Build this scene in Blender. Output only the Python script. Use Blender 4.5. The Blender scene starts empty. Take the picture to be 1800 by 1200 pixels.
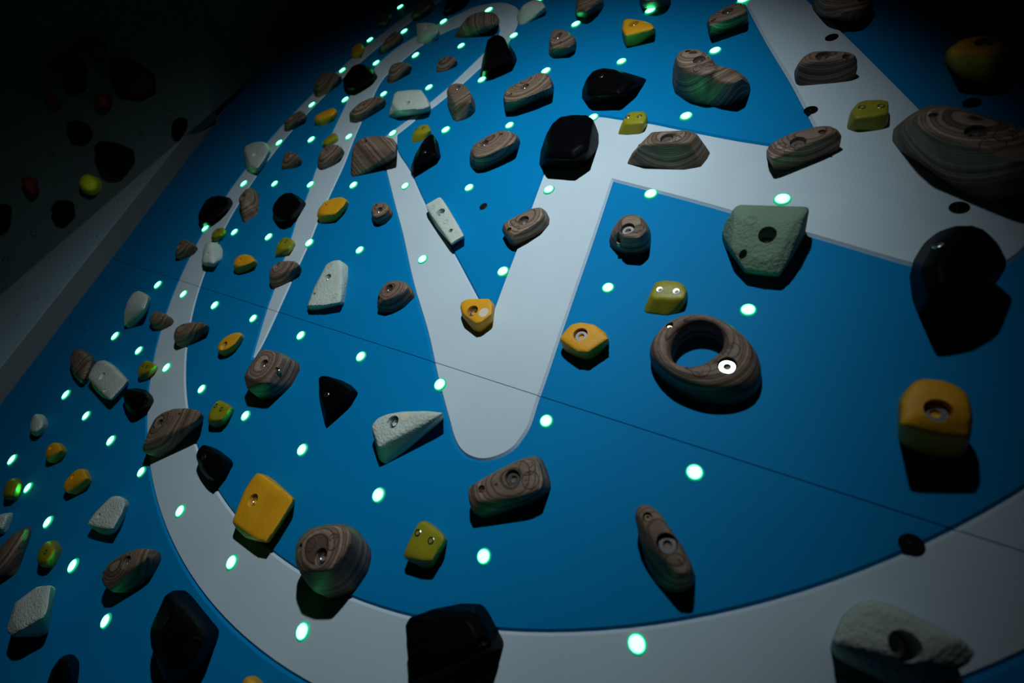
import bpy, bmesh, math, random
import numpy as np
from mathutils import Matrix, Vector
from mathutils.bvhtree import BVHTree
from mathutils.geometry import delaunay_2d_cdt

scene = bpy.context.scene
col = scene.collection
random.seed(4)

# ------------------------------------------------------------------ frame of the board
# board coordinates: x right, y up the board, z out of the board towards the viewer
OVERHANG = math.radians(25)
sa, ca = math.sin(OVERHANG), math.cos(OVERHANG)
W = Matrix(((1, 0, 0, 0), (0, -sa, -ca, 0), (0, ca, -sa, 1.75), (0, 0, 0, 1)))

# ------------------------------------------------------------------ camera
CAM_POS = [1684.6,-145.3,566.6]
CAM_ROWS = [[0.814143,0.431505,-0.388555],[0.206732,-0.840708,-0.500472],[-0.542617,0.327129,-0.773662]]
FOCAL_PX = 793.086
cam_data = bpy.data.cameras.new('camera')
cam_data.sensor_width = 36.0
cam_data.lens = FOCAL_PX / 1800 * 36.0
cam_data.clip_start = 0.02
cam = bpy.data.objects.new('camera', cam_data)
col.objects.link(cam)
r0, r1, r2 = [Vector(r) for r in CAM_ROWS]
cm = Matrix((r0, -r1, -r2)).transposed().to_4x4()
cm.translation = Vector(CAM_POS) / 1000
cam.matrix_world = W @ cm
cam_data.dof.use_dof = True
cam_data.dof.focus_distance = 0.86
cam_data.dof.aperture_fstop = 2.8
scene.camera = cam

# ------------------------------------------------------------------ world, lamp, exposure
world = bpy.data.worlds.new('night_gym')
scene.world = world
world.use_nodes = True
bg = world.node_tree.nodes['Background']
bg.inputs[0].default_value = (0.35, 0.6, 0.7, 1)
bg.inputs[1].default_value = 0.0018

LAMP_POS = Vector((1.40, 0.65, 1.0))
LAMP_AIM = Vector((0.90, 0.24, 0.0))
ld = bpy.data.lights.new('work_lamp', 'SPOT')
ld.energy = 48.0
ld.color = (0.84, 0.96, 1.0)
ld.spot_size = math.radians(107)
ld.spot_blend = 1.0
ld.shadow_soft_size = 0.018
lamp = bpy.data.objects.new('work_lamp', ld)
col.objects.link(lamp)
q = (LAMP_AIM - LAMP_POS).to_track_quat('-Z', 'Y').to_matrix().to_4x4()
q.translation = LAMP_POS
lamp.matrix_world = W @ q

vs = scene.view_settings
vs.view_transform = 'Standard'
vs.look = 'None'
vs.exposure = 0.0
vs.gamma = 1.0
vs.use_curve_mapping = False

# ------------------------------------------------------------------ data (millimetres, board coordinates)
HOLDS = [
 {"m":"W","o":[7.0,1323.9],"sm":5,"vx":4.5,"rim":[[-38,-22,0],[-30,2,19],[-3,17,19],[17,28,5],[23,8,0],[32,-34,0]],"top":[[37,-59,24],[12,-23,24],[25,-15,24],[56,-28,24],[67,-45,24],[72,-66,24],[22,-62,20],[-17,-4,20],[4,8,20],[52,-13,20],[69,-39,20],[77,-72,20]],"b":[],"lab":"small dark wooden hold at the top left, leftmost along the top edge","lay":"z"},
 {"m":"W","o":[222.2,1329.0],"sm":5,"vx":4.5,"rim":[[-42,-39,0],[-47,-7,18],[-30,24,24],[2,35,24],[33,33,7],[44,7,0],[35,-11,0],[5,-42,0]],"top":[[40,-80,30],[15,-41,30],[15,-18,30],[31,-13,30],[67,-36,30],[83,-58,30],[79,-67,30],[64,-83,30],[24,-87,25],[-16,-25,25],[-16,11,25],[9,20,25],[66,-16,25],[90,-52,25],[84,-66,25],[61,-90,25]],"b":[],"lab":"dark wooden hold cut by the top edge, overlapping the outer white ring","lay":"z"},
 {"m":"Y","o":[2.6,1121.1],"sm":4,"vx":4.5,"rim":[[-20,0,16],[-22,27,19],[-2,33,19],[13,32,9],[26,11,0],[31,-19,0],[20,-35,0],[-12,-33,0],[-34,-15,3]],"top":[[5,-7,23],[18,11,23],[63,-14,23],[90,-54,23],[45,-37,23],[23,-14,24],[31,-3,24],[58,-18,24],[74,-42,24],[47,-32,24]],"b":[[-5.6,2.6,21.0,"B",0,-32.3,-14.5,93.5]],"lab":"tiny mustard yellow hold touching the outer white ring near the top","lay":"z"},
 {"m":"W","o":[199.8,1124.1],"sm":5,"vx":4.5,"rim":[[-49,-42,0],[-47,-23,6],[-19,12,22],[-4,49,22],[32,41,13],[38,33,0],[40,2,0],[17,-20,0],[-9,-52,0]],"top":[[13,-63,26],[8,-9,26],[22,24,26],[66,2,26],[76,-26,26],[47,-51,26],[26,-48,27],[23,-16,27],[31,4,27],[57,-9,27],[63,-26,27],[46,-41,27]],"b":[[16.8,-12.0,26.7,"B",0,-4.6,2.0,99.9]],"lab":"dim oblong wooden hold between the two white arcs near the top","lay":"z"},
 {"m":"K","o":[180.9,929.5],"sm":5,"vx":4.5,"rim":[[-61,-19,23],[-52,15,28],[-55,48,28],[-28,55,28],[1,51,23],[32,51,0],[88,7,0],[84,-12,0],[56,-42,0],[23,-66,0],[-41,-57,0],[-47,-31,1]],"top":[[12,-39,35],[9,-17,35],[8,-1,35],[20,3,35],[42,-5,35],[86,-26,35],[117,-48,35],[114,-58,35],[100,-73,35],[84,-85,35],[52,-78,35],[47,-64,35],[-27,-29,29],[-33,6,29],[-34,31,29],[-14,37,29],[21,26,29],[90,-9,29],[137,-43,29],[133,-58,29],[112,-81,29],[85,-100,29],[36,-90,29],[29,-68,29]],"b":[],"lab":"black hold lying between the two white arcs, beside the half-round wooden hold","lay":"z"},
 {"m":"W","o":[-19.3,924.9],"sm":6,"vx":4.5,"rim":[[-45,-33,8],[-39,-17,19],[-40,11,28],[-45,38,28],[-16,47,28],[10,57,18],[29,63,0],[68,25,0],[61,-9,0],[32,-60,0],[11,-69,0],[-24,-54,0]],"top":[[-9,-13,34],[-22,22,34],[15,25,34],[71,15,34],[137,-12,34],[104,-13,34],[45,-9,34],[24,-25,34],[17,-10,35],[9,10,35],[31,12,35],[64,7,35],[105,-10,35],[84,-10,35],[49,-8,35],[36,-18,35]],"b":[[-28.8,22.8,32.2,"B",0,-27.9,-4.8,95.9],[57.9,17.6,34.2,"S",0,1.9,10.6,99.4]],"lab":"half-round wooden hold with a green underside on the outer white ring near the top","lay":"z"},
 {"m":"W","o":[389.4,928.6],"sm":6,"vx":4.5,"rim":[[-43,-33,0],[-27,-6,24],[-29,18,24],[-4,22,24],[16,30,16],[25,39,1],[35,24,0],[39,3,0],[-2,-41,0],[-11,-55,0]],"top":[[-8,-14,29],[-7,3,29],[20,3,29],[52,-3,29],[89,-22,29],[65,-28,29],[31,-33,29],[12,-16,30],[12,-6,30],[28,-5,30],[47,-9,30],[70,-20,30],[55,-24,30],[35,-27,30]],"b":[[3.2,-2.7,29.6,"B",0,-4.6,0.1,99.9]],"lab":"rounded wooden hold with a pale lit top, right of the inner white arc","lay":"z"},
 {"m":"G","o":[379.8,1136.3],"sm":2,"vx":4.5,"rim":[[-78,47,24],[-30,39,24],[13,38,14],[32,24,1],[57,-11,0],[60,-36,0],[16,-54,0],[-24,-45,0],[-46,-2,10]],"top":[[-59,29,29],[-12,19,29],[48,-2,29],[94,-42,29],[105,-63,29],[64,-52,29],[-1,-16,29],[-18,7,30],[10,1,30],[45,-11,30],[73,-35,30],[80,-48,30],[55,-41,30],[16,-19,30]],"b":[[19.7,-14.0,30.0,"B",0,-0.0,-0.0,100.0],[80.9,-49.2,29.9,"S",0,-2.8,-10.5,99.4]],"lab":"off-white angular hold with a green lit front on the inner white arc","lay":"z"},
 {"m":"W","o":[619.2,1107.4],"sm":7,"vx":4.5,"rim":[[-92,-21,0],[-69,-12,14],[-37,-8,31],[-28,18,33],[2,27,33],[44,22,30],[58,35,13],[64,32,0],[71,7,0],[57,-10,0],[35,-27,0],[-28,-35,0],[-77,-29,0]],"top":[[-14,-36,40],[-10,-6,40],[20,3,40],[66,-9,40],[112,-37,40],[136,-69,40],[127,-85,40],[73,-59,40],[32,-44,40],[19,-40,41],[22,-22,41],[39,-17,41],[67,-24,41],[95,-40,41],[109,-60,41],[103,-69,41],[71,-53,41],[46,-44,41]],"b":[[5.5,-10.9,40.2,"B",0,-1.4,4.8,99.9]],"lab":"big striped wooden hold inside the hooked end of the white arc","lay":30},
 {"m":"W","o":[600.4,925.9],"sm":5,"vx":4.5,"rim":[[-36,-16,0],[-25,2,17],[-23,19,17],[-2,22,17],[17,24,11],[28,23,0],[40,2,0],[25,-15,0],[0,-32,0],[-22,-29,0]],"top":[[-12,-6,20],[-9,7,20],[12,8,20],[40,0,20],[66,-19,20],[34,-12,20],[8,-15,20],[2,-7,21],[4,1,21],[16,2,21],[34,-4,21],[49,-15,21],[30,-11,21],[14,-12,21]],"b":[[-1.0,-0.4,20.8,"B",0,-4.3,1.1,99.9],[24.9,2.5,20.6,"S",0,3.6,11.9,99.2]],"lab":"little wooden hold with two holes on the blue gap between the hook arms","lay":"z"},
 {"m":"K","o":[812.1,920.8],"sm":3,"vx":3.2,"rim":[[-36,-72,0],[-59,-6,8],[-53,39,33],[-45,58,33],[-25,57,33],[0,41,33],[16,33,16],[39,14,0],[60,-14,0],[63,-33,0],[42,-47,0],[-1,-69,0]],"top":[[30,-94,41],[13,-53,41],[-3,-9,41],[1,0,41],[10,0,41],[22,-7,41],[43,-27,41],[66,-51,41],[77,-66,41],[80,-75,41],[69,-82,41],[47,-93,41],[17,-111,34],[-10,-46,34],[-36,24,34],[-30,38,34],[-14,38,34],[5,26,34],[37,-6,34],[74,-44,34],[91,-66,34],[95,-81,34],[78,-92,34],[44,-109,34]],"b":[],"lab":"tall black tapering hold under the hooked end of the white arc","lay":"z"},
 {"m":"G","o":[813.6,1116.5],"sm":4,"vx":4.5,"rim":[[-52,2,6],[-26,11,24],[-10,28,24],[19,30,24],[39,20,16],[46,17,0],[32,-3,0],[1,-32,0],[-16,-44,0],[-33,-28,0]],"top":[[-15,-2,29],[2,12,29],[30,11,29],[58,-12,29],[78,-37,29],[46,-22,29],[10,-7,29],[5,-6,30],[15,2,30],[31,1,30],[48,-13,30],[60,-28,30],[41,-18,30],[19,-10,30]],"b":[[-21.9,15.4,24.0,"S",0,-22.0,19.5,95.6]],"lab":"green tinted white hold at the tip of the hooked arc, by the top edge","lay":"z"},
 {"m":"K","o":[399.9,1300.6],"sm":3,"vx":4.5,"rim":[[-41,-35,0],[-37,5,13],[-40,50,24],[44,36,15],[56,20,0],[44,-10,0],[4,-29,0],[-30,-38,0]],"top":[[34,-77,30],[22,-42,30],[7,-5,30],[58,-23,30],[80,-51,30],[75,-65,30],[56,-75,30],[39,-79,30],[18,-82,25],[-1,-27,25],[-24,32,25],[57,3,25],[91,-40,25],[83,-63,25],[52,-78,25],[26,-84,25]],"b":[],"lab":"black hold cut by the top edge, left of the hooked arc","lay":"z"},
 {"m":"W","o":[1002.8,923.9],"sm":5,"vx":3.2,"rim":[[-28,-22,0],[-36,3,7],[-34,14,19],[-37,39,24],[-22,42,24],[6,29,24],[25,22,14],[36,17,4],[42,-1,0],[46,-26,0],[22,-39,0],[-3,-41,0],[-16,-37,0]],"top":[[-17,-10,29],[-24,22,29],[-11,25,29],[16,11,29],[52,-23,29],[69,-50,29],[60,-63,29],[12,-56,29],[-1,-16,30],[-5,3,30],[3,6,30],[19,-3,30],[40,-23,30],[51,-39,30],[45,-47,30],[17,-43,30]],"b":[[3.2,-7.9,30.0,"B",0,-0.0,-0.0,100.0],[23.5,-38.0,30.0,"S",0,-0.0,-0.0,100.0]],"lab":"squarish grained wooden hold with two holes on blue, right of the black tapering hold","lay":"z"},
 {"m":"W","o":[998.9,731.0],"sm":3,"vx":3.2,"rim":[[-56,-32,0],[-63,-14,13],[-50,-12,28],[-39,-5,33],[-9,17,33],[22,37,33],[38,36,33],[52,36,24],[51,41,2],[58,12,0],[58,1,0],[14,-26,0],[-32,-47,0],[-44,-46,0]],"top":[[-26,-52,40],[-31,-33,40],[-25,-19,40],[2,1,40],[33,21,40],[49,20,40],[69,6,40],[88,-19,40],[97,-36,40],[62,-56,40],[17,-73,40],[-12,-72,40],[-2,-43,41],[-5,-32,41],[-2,-24,41],[14,-12,41],[32,0,41],[42,-1,41],[54,-9,41],[66,-24,41],[72,-34,41],[50,-46,41],[23,-56,41],[6,-55,41]],"b":[[18.7,-23.7,41.0,"B",0,-0.0,-0.0,100.0],[-9.6,-47.2,40.6,"S",0,-4.2,-2.9,99.9]],"lab":"long slanted wooden block with coarse grain, an LED at its upper right corner","lay":"z"},
 {"m":"G","o":[572.2,749.9],"sm":2,"vx":4.5,"rim":[[-60,-46,4],[-58,-22,15],[-66,20,28],[-60,32,28],[-14,38,23],[19,48,13],[43,31,0],[70,8,0],[97,-26,0],[76,-39,0],[-47,-44,0]],"top":[[-26,-32,34],[-46,1,34],[-40,15,34],[13,13,34],[63,6,34],[110,-29,34],[148,-67,34],[130,-74,34],[29,-72,34],[5,-32,35],[-7,-13,35],[-3,-4,35],[28,-5,35],[58,-9,35],[86,-30,35],[110,-53,35],[99,-57,35],[37,-56,35]],"b":[[46.1,-46.7,35.3,"B",0,-0.0,-0.0,100.0],[-34.6,-40.2,22.8,"S",0,-41.0,-56.1,71.9]],"lab":"wide trapezoid hold washed green, lying across the second arm of the hook","lay":"z"},
 {"m":"W","o":[786.8,725.9],"sm":5,"vx":3.2,"rim":[[-47,21,33],[-37,-14,4],[-43,5,21],[-49,40,33],[-32,47,33],[-3,45,29],[9,40,18],[21,30,4],[41,5,0],[62,-27,0],[45,-64,0],[25,-69,0],[7,-61,0]],"top":[[-28,9,40],[-30,27,40],[-15,30,40],[16,23,40],[45,0,40],[79,-35,40],[87,-51,40],[36,-53,40],[3,-23,40],[-5,0,41],[-6,11,41],[2,12,41],[20,8,41],[38,-5,41],[59,-27,41],[64,-36,41],[33,-37,41],[13,-19,41]],"b":[[1.4,11.8,41.0,"B",0,-0.0,-0.0,100.0]],"lab":"boxy wooden hold with a green edge beside the second arm of the hook","lay":"z"},
 {"m":"L","o":[716.2,613.5],"sm":3,"vx":3.2,"rim":[[-23,-29,0],[-23,-9,12],[-20,12,14],[-10,23,14],[11,27,12],[16,23,0],[24,9,0],[17,-2,0],[13,-26,0],[-4,-29,0]],"top":[[-10,-14,17],[-9,5,17],[3,13,17],[22,14,17],[45,-5,17],[34,-13,17],[12,-18,17],[1,-10,18],[2,2,18],[8,6,18],[20,7,18],[34,-5,18],[27,-9,18],[14,-12,18]],"b":[[-7.4,0.9,17.5,"F",0,-5.2,0.3,99.9],[15.0,3.1,18.0,"F",0,-0.0,-0.0,100.0]],"lab":"lime yellow screw-on hold just above a black triangular hold","lay":"z"},
 {"m":"K","o":[793.8,531.0],"sm":3,"vx":3.2,"rim":[[-17,-63,0],[-36,-35,0],[-28,-7,15],[-19,33,24],[-10,55,24],[0,53,24],[15,32,6],[42,2,0],[38,-5,0],[20,-21,0],[-3,-44,0]],"top":[[27,-58,30],[18,-44,30],[10,-22,30],[8,3,30],[12,14,30],[17,13,30],[38,-8,30],[57,-26,30],[55,-30,30],[46,-38,30],[34,-49,30],[21,-74,25],[6,-52,25],[-6,-17,25],[-11,23,25],[-4,40,25],[4,38,25],[37,5,25],[67,-24,25],[63,-30,25],[49,-42,25],[31,-59,25]],"b":[[25.0,-20.7,30.0,"F",0,0.0,0.0,100.0]],"lab":"black triangular hold just below a lime yellow one, right of the white arm","lay":"z"},
 {"m":"W","o":[1003.9,532.8],"sm":8,"vx":3.2,"rim":[[-53,-27,9],[-44,-19,26],[-38,-6,33],[-28,6,33],[-10,25,33],[13,37,33],[33,42,26],[42,50,11],[48,47,0],[52,23,0],[42,-6,0],[19,-30,0],[-7,-49,0],[-26,-49,0],[-43,-43,0]],"top":[[-19,-30,40],[-19,-14,40],[3,9,40],[24,22,40],[53,18,40],[78,4,40],[84,-13,40],[58,-33,40],[24,-54,40],[1,-55,40],[2,-25,41],[2,-16,41],[15,-2,41],[28,6,41],[45,4,41],[60,-5,41],[64,-15,41],[48,-27,41],[27,-40,41],[14,-41,41]],"b":[[2.8,-14.4,41.0,"B",0,-5.3,5.3,99.7],[32.5,13.5,40.3,"S",0,0.9,7.7,99.7]],"lab":"smooth oval wooden hold with two holes left of the big black block","lay":"z"},
 {"m":"W","o":[579.5,535.8],"sm":3,"vx":3.2,"rim":[[-48,-67,0],[-49,-42,16],[-44,-21,35],[-51,1,38],[-49,22,38],[-28,32,38],[-5,40,34],[13,58,18],[26,68,2],[49,52,0],[66,25,0],[79,1,0],[61,-30,0],[7,-57,0],[-26,-82,0]],"top":[[-28,-18,46],[-27,6,46],[-8,19,46],[23,22,46],[70,19,46],[112,8,46],[139,-8,46],[161,-40,46],[128,-30,46],[88,-18,46],[37,-12,46],[0,-19,46],[11,-15,47],[11,-1,47],[22,7,47],[41,8,47],[68,7,47],[94,0,47],[111,-9,47],[125,-29,47],[104,-23,47],[80,-16,47],[49,-12,47],[27,-16,47]],"b":[[4.2,-3.3,46.9,"B",0,-3.6,0.2,99.9]],"lab":"half-moon wooden hold with striped top where the hook meets the V","lay":60},
 {"m":"G","o":[-67.0,546.2],"sm":4,"vx":4.5,"rim":[[-87,15,24],[-97,36,24],[-59,50,24],[-33,62,17],[-12,65,9],[23,45,0],[43,29,0],[55,2,0],[70,-36,0],[73,-68,0],[43,-79,0],[5,-72,0],[-24,-48,7]],"top":[[-53,5,29],[-58,23,29],[-22,33,29],[22,40,29],[69,26,29],[118,-4,29],[140,-48,29],[147,-90,29],[82,-74,29],[-7,-3,30],[-10,8,30],[11,14,30],[37,18,30],[65,10,30],[95,-8,30],[109,-34,30],[113,-60,30],[73,-50,30]],"b":[[46.8,-22.0,30.0,"B",0,-0.0,-0.0,100.0]],"lab":"pale rounded hold with green lit corners on the outer white ring","lay":"z"},
 {"m":"W","o":[182.2,519.4],"sm":5,"vx":4.5,"rim":[[-26,-27,11],[-43,21,19],[-28,26,19],[-13,31,14],[2,31,1],[48,5,0],[49,-18,0],[34,-32,0],[-22,-37,4]],"top":[[-19,10,23],[-4,15,23],[20,15,23],[67,-2,23],[96,-18,23],[57,-17,23],[9,-8,23],[4,5,24],[13,8,24],[28,7,24],[56,-2,24],[73,-12,24],[50,-11,24],[20,-6,24]],"b":[[20.2,3.4,24.0,"B",0,-0.0,-0.0,100.0]],"lab":"small dark wooden hold on blue, right of the pale rounded hold","lay":"z"},
 {"m":"W","o":[-13.3,721.1],"sm":4,"vx":4.5,"rim":[[-23,-32,16],[-25,-17,22],[-27,-5,22],[-15,15,22],[7,39,20],[5,52,7],[21,41,0],[44,19,0],[33,1,0],[10,-25,0],[-8,-44,0],[-23,-45,0]],"top":[[-2,-25,26],[-3,-10,26],[12,4,26],[36,22,26],[78,9,26],[106,-11,26],[75,-29,26],[44,-46,26],[19,-21,27],[18,-12,27],[27,-3,27],[42,8,27],[67,0,27],[84,-12,27],[65,-23,27],[46,-34,27]],"b":[[15.9,-6.3,26.7,"B",0,-3.5,3.8,99.9],[-1.8,-25.0,26.2,"S",0,-19.7,-2.0,98.0]],"lab":"short wooden block on the outer white ring, above the pale rounded hold","lay":"z"},
 {"m":"Y","o":[175.2,727.8],"sm":3,"vx":4.5,"rim":[[-29,-30,16],[-31,-17,22],[-21,-3,22],[0,21,17],[8,38,12],[9,44,5],[19,32,0],[34,6,0],[32,-20,0],[6,-35,0],[-27,-37,0]],"top":[[-11,-24,26],[2,-14,26],[35,-1,26],[55,8,26],[81,-3,26],[83,-22,26],[36,-29,26],[12,-38,26],[11,-22,27],[19,-16,27],[38,-8,27],[50,-2,27],[65,-9,27],[67,-21,27],[39,-25,27],[24,-30,27]],"b":[[3.5,5.7,21.6,"S",0,-10.0,26.9,95.8]],"lab":"mustard yellow hold between the white arcs, left of the inner arc","lay":"z"},
 {"m":"L","o":[310.7,607.5],"sm":3,"vx":4.5,"rim":[[-24,-26,3],[-17,-12,14],[-9,6,14],[1,21,14],[5,30,11],[14,21,0],[25,1,0],[11,-12,0],[-7,-29,0]],"top":[[0,-19,17],[4,-2,17],[17,11,17],[30,12,17],[54,-4,17],[38,-19,17],[20,-30,17],[11,-15,18],[13,-5,18],[21,3,18],[29,4,18],[43,-6,18],[34,-15,18],[23,-22,18]],"b":[[-2.8,3.6,15.7,"F",0,-16.5,10.9,98.0],[12.2,8.7,17.2,"F",0,-11.5,11.8,98.6]],"lab":"lime yellow hold tucked above a wooden hold on the inner white arc","lay":"z"},
 {"m":"W","o":[379.8,529.2],"sm":5,"vx":4.5,"rim":[[-30,-37,3],[-24,-15,20],[-26,4,24],[-25,19,24],[-14,29,24],[2,43,17],[9,51,5],[38,31,0],[41,9,0],[32,-36,0],[6,-49,0],[-9,-49,0]],"top":[[1,-19,29],[-9,3,29],[-3,15,29],[19,21,29],[48,20,29],[85,7,29],[92,-10,29],[63,-25,29],[35,-36,29],[18,-14,30],[12,-1,30],[15,6,30],[29,10,30],[46,10,30],[68,2,30],[72,-8,30],[55,-18,30],[38,-24,30]],"b":[[6.8,-0.9,29.8,"B",0,-4.6,-2.0,99.9]],"lab":"dark wooden hold with one hole, directly below a lime yellow one","lay":"z"},
 {"m":"W","o":[379.1,741.2],"sm":7,"vx":4.5,"rim":[[-46,-39,15],[-40,-32,24],[-38,-14,24],[-28,14,24],[9,31,24],[23,52,14],[36,60,0],[53,45,0],[55,29,0],[41,-7,0],[7,-42,0],[-20,-51,0],[-52,-46,0]],"top":[[-11,-45,29],[-15,-21,29],[-3,4,29],[32,16,29],[70,19,29],[103,7,29],[80,-16,29],[41,-40,29],[15,-55,29],[10,-34,30],[8,-20,30],[15,-5,30],[36,2,30],[58,4,30],[79,-3,30],[64,-17,30],[41,-31,30],[25,-41,30]],"b":[[14.7,-14.8,30.0,"B",0,-0.0,-0.0,100.0],[28.6,13.8,29.2,"S",0,-2.0,6.0,99.8]],"lab":"almond-shaped wooden hold on the inner white arc with an LED at its tip","lay":"z"},
 {"m":"W","o":[1017.8,1080.0],"sm":4,"vx":4.5,"rim":[[-38,-13,0],[-40,7,12],[-36,24,33],[41,6,27],[34,10,7],[27,11,0],[14,-19,0],[-1,-28,0]],"top":[[21,-78,41],[14,-56,41],[3,-26,41],[43,-40,41],[51,-59,41],[52,-67,41],[46,-81,41],[39,-86,41],[7,-75,34],[-5,-40,34],[-22,8,34],[42,-14,34],[54,-45,34],[55,-57,34],[46,-80,34],[35,-87,34]],"b":[],"lab":"dark wooden hold cut by the top edge, right of the hook tip","lay":"z"},
 {"m":"W","o":[1205.3,1043.2],"sm":4,"vx":3.2,"rim":[[-45,19,0],[-31,-4,33],[46,-17,25],[36,5,0],[15,-5,0],[-21,2,0]],"top":[[9,-64,41],[1,-41,41],[42,-56,41],[47,-71,41],[37,-76,41],[19,-72,41],[-7,-50,34],[-19,-14,34],[46,-38,34],[53,-61,34],[38,-69,34],[10,-63,34]],"b":[],"lab":"dark sliver of a wooden hold at the top edge above a mustard one","lay":"z"},
 {"m":"Y","o":[1202.7,917.2],"sm":4,"vx":3.2,"rim":[[-28,-7,0],[-37,13,12],[-31,21,28],[-24,25,28],[-8,18,28],[17,13,23],[36,12,14],[44,11,3],[32,-8,0],[12,-30,0],[-1,-38,0],[-13,-31,0]],"top":[[-12,-31,34],[-20,3,34],[-14,8,34],[2,1,34],[30,-14,34],[54,-31,34],[65,-46,34],[35,-40,34],[14,-40,34],[3,-54,34],[1,-31,35],[-4,-10,35],[0,-8,35],[9,-12,35],[25,-20,35],[40,-30,35],[47,-40,35],[29,-36,35],[16,-36,35],[10,-44,35]],"b":[[8.4,-15.5,35.3,"B",0,-0.0,-0.0,100.0]],"lab":"mustard yellow hold alone on the dark blue near the top middle","lay":"z"},
 {"m":"W","o":[1401.3,900.7],"sm":3,"vx":3.2,"rim":[[-28,-17,0],[-42,21,0],[-37,21,9],[-25,17,18],[-6,9,29],[14,12,33],[29,9,33],[41,-4,28],[44,-1,15],[40,2,1],[10,-16,0],[-15,-27,0],[-25,-25,0]],"top":[[-17,-49,40],[-14,-33,40],[1,-17,40],[19,-6,40],[32,-9,40],[45,-28,40],[51,-44,40],[30,-50,40],[4,-61,40],[-9,-68,40],[-4,-46,41],[-2,-37,41],[7,-27,41],[18,-21,41],[26,-22,41],[33,-34,41],[37,-43,41],[24,-47,41],[9,-53,41],[1,-58,41]],"b":[[12.8,-27.0,41.0,"B",0,0.0,0.0,100.0],[-7.5,-49.7,40.6,"S",0,-8.4,-3.6,99.6]],"lab":"slanted wooden block near the top edge, left of the white beam","lay":"z"},
 {"m":"W","o":[1396.3,709.9],"sm":14,"vx":3.2,"rim":[[-50,18,0],[-48,24,26],[-42,25,44],[-34,25,54],[-23,33,54],[-1,29,54],[17,19,51],[30,18,36],[40,17,21],[55,-6,0],[60,-51,0],[38,-57,0],[7,-47,0],[-17,-32,0],[-34,-16,0]],"top":[[-25,-9,66],[-22,6,66],[-11,8,66],[8,4,66],[26,-12,66],[45,-36,66],[56,-57,66],[51,-68,66],[37,-69,66],[7,-54,66],[-14,-31,66],[-7,-21,68],[-5,-12,68],[1,-11,68],[12,-13,68],[23,-22,68],[34,-37,68],[41,-49,68],[38,-56,68],[30,-57,68],[12,-47,68],[-1,-34,68]],"b":[[20.4,-27.9,68.0,"B",0,0.0,0.0,100.0],[-9.5,5.7,66.2,"S",0,2.7,12.5,99.2]],"lab":"large slipper-shaped wooden hold with contour grain and a green glow on its belly","lay":"z","rim2":[[22,-16,45],[47,-14,45],[83,-34,45],[98,-29,26],[105,-22,3],[105,-35,0],[97,-52,0],[76,-62,0],[41,-61,0],[8,-12,9]],"top2":[[31,-32,55],[55,-35,55],[85,-53,55],[103,-75,55],[92,-85,55],[64,-75,55],[49,-46,56],[63,-48,56],[81,-58,56],[92,-72,56],[85,-78,56],[68,-71,56]],"st":[[25.0,-50.9,8.0],[41.0,-43.8,8.0]],"sm_":"D"},
 {"m":"K","o":[1214.0,723.8],"sm":4,"vx":3.2,"rim":[[-61,-17,0],[-64,-2,9],[-51,6,28],[-42,25,33],[-22,31,33],[7,21,33],[39,21,20],[74,25,1],[68,13,0],[53,-23,0],[42,-34,0],[-1,-37,0],[-43,-29,0]],"top":[[-2,-56,41],[-9,-24,41],[3,-9,41],[38,-23,41],[60,-43,41],[48,-66,41],[6,-63,41],[-20,-57,34],[-33,-7,34],[-14,18,34],[41,-5,34],[76,-36,34],[58,-72,34],[-8,-67,34]],"b":[[-4.8,-12.1,40.4,"F",0,-11.5,9.0,98.9]],"lab":"black teardrop hold pointing right, below the mustard hold near the top","lay":"z"},
 {"m":"L","o":[1312.9,603.7],"sm":3,"vx":3.2,"rim":[[-27,-23,0],[-29,-2,2],[-21,9,14],[-16,19,17],[1,21,17],[17,19,16],[22,15,9],[23,9,2],[20,-14,0],[18,-25,0],[-7,-26,0]],"top":[[-16,-9,20],[-12,11,20],[4,12,20],[20,9,20],[28,-5,20],[29,-19,20],[10,-20,20],[-7,-19,20],[-6,-8,21],[-4,3,21],[6,4,21],[15,3,21],[20,-6,21],[21,-14,21],[9,-15,21],[-1,-14,21]],"b":[[-10.9,0.4,20.6,"F",0,-6.6,1.2,99.8],[13.6,-0.8,21.0,"F",0,-0.0,-0.0,100.0]],"lab":"lime yellow hold with two screw eyes on the rounded corner of the white V","lay":"z"},
 {"m":"K","o":[1198.8,549.1],"sm":2,"vx":3.2,"rim":[[-57,-50,0],[-67,-17,6],[-54,5,30],[-41,22,43],[-31,40,43],[-6,43,43],[23,45,39],[36,45,29],[44,37,9],[55,11,0],[55,-20,0],[48,-51,0],[29,-55,0],[-35,-54,0]],"top":[[8,-72,54],[-3,-29,54],[1,-4,54],[29,-4,54],[51,-27,54],[62,-59,54],[49,-77,54],[-9,-84,44],[-28,-14,44],[-21,26,44],[24,26,44],[59,-11,44],[75,-62,44],[55,-89,44]],"b":[[21.3,-54.1,53.7,"F",0,-0.0,-0.0,100.0]],"lab":"big black faceted block where the right arm of the V begins","lay":"z"},
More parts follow.
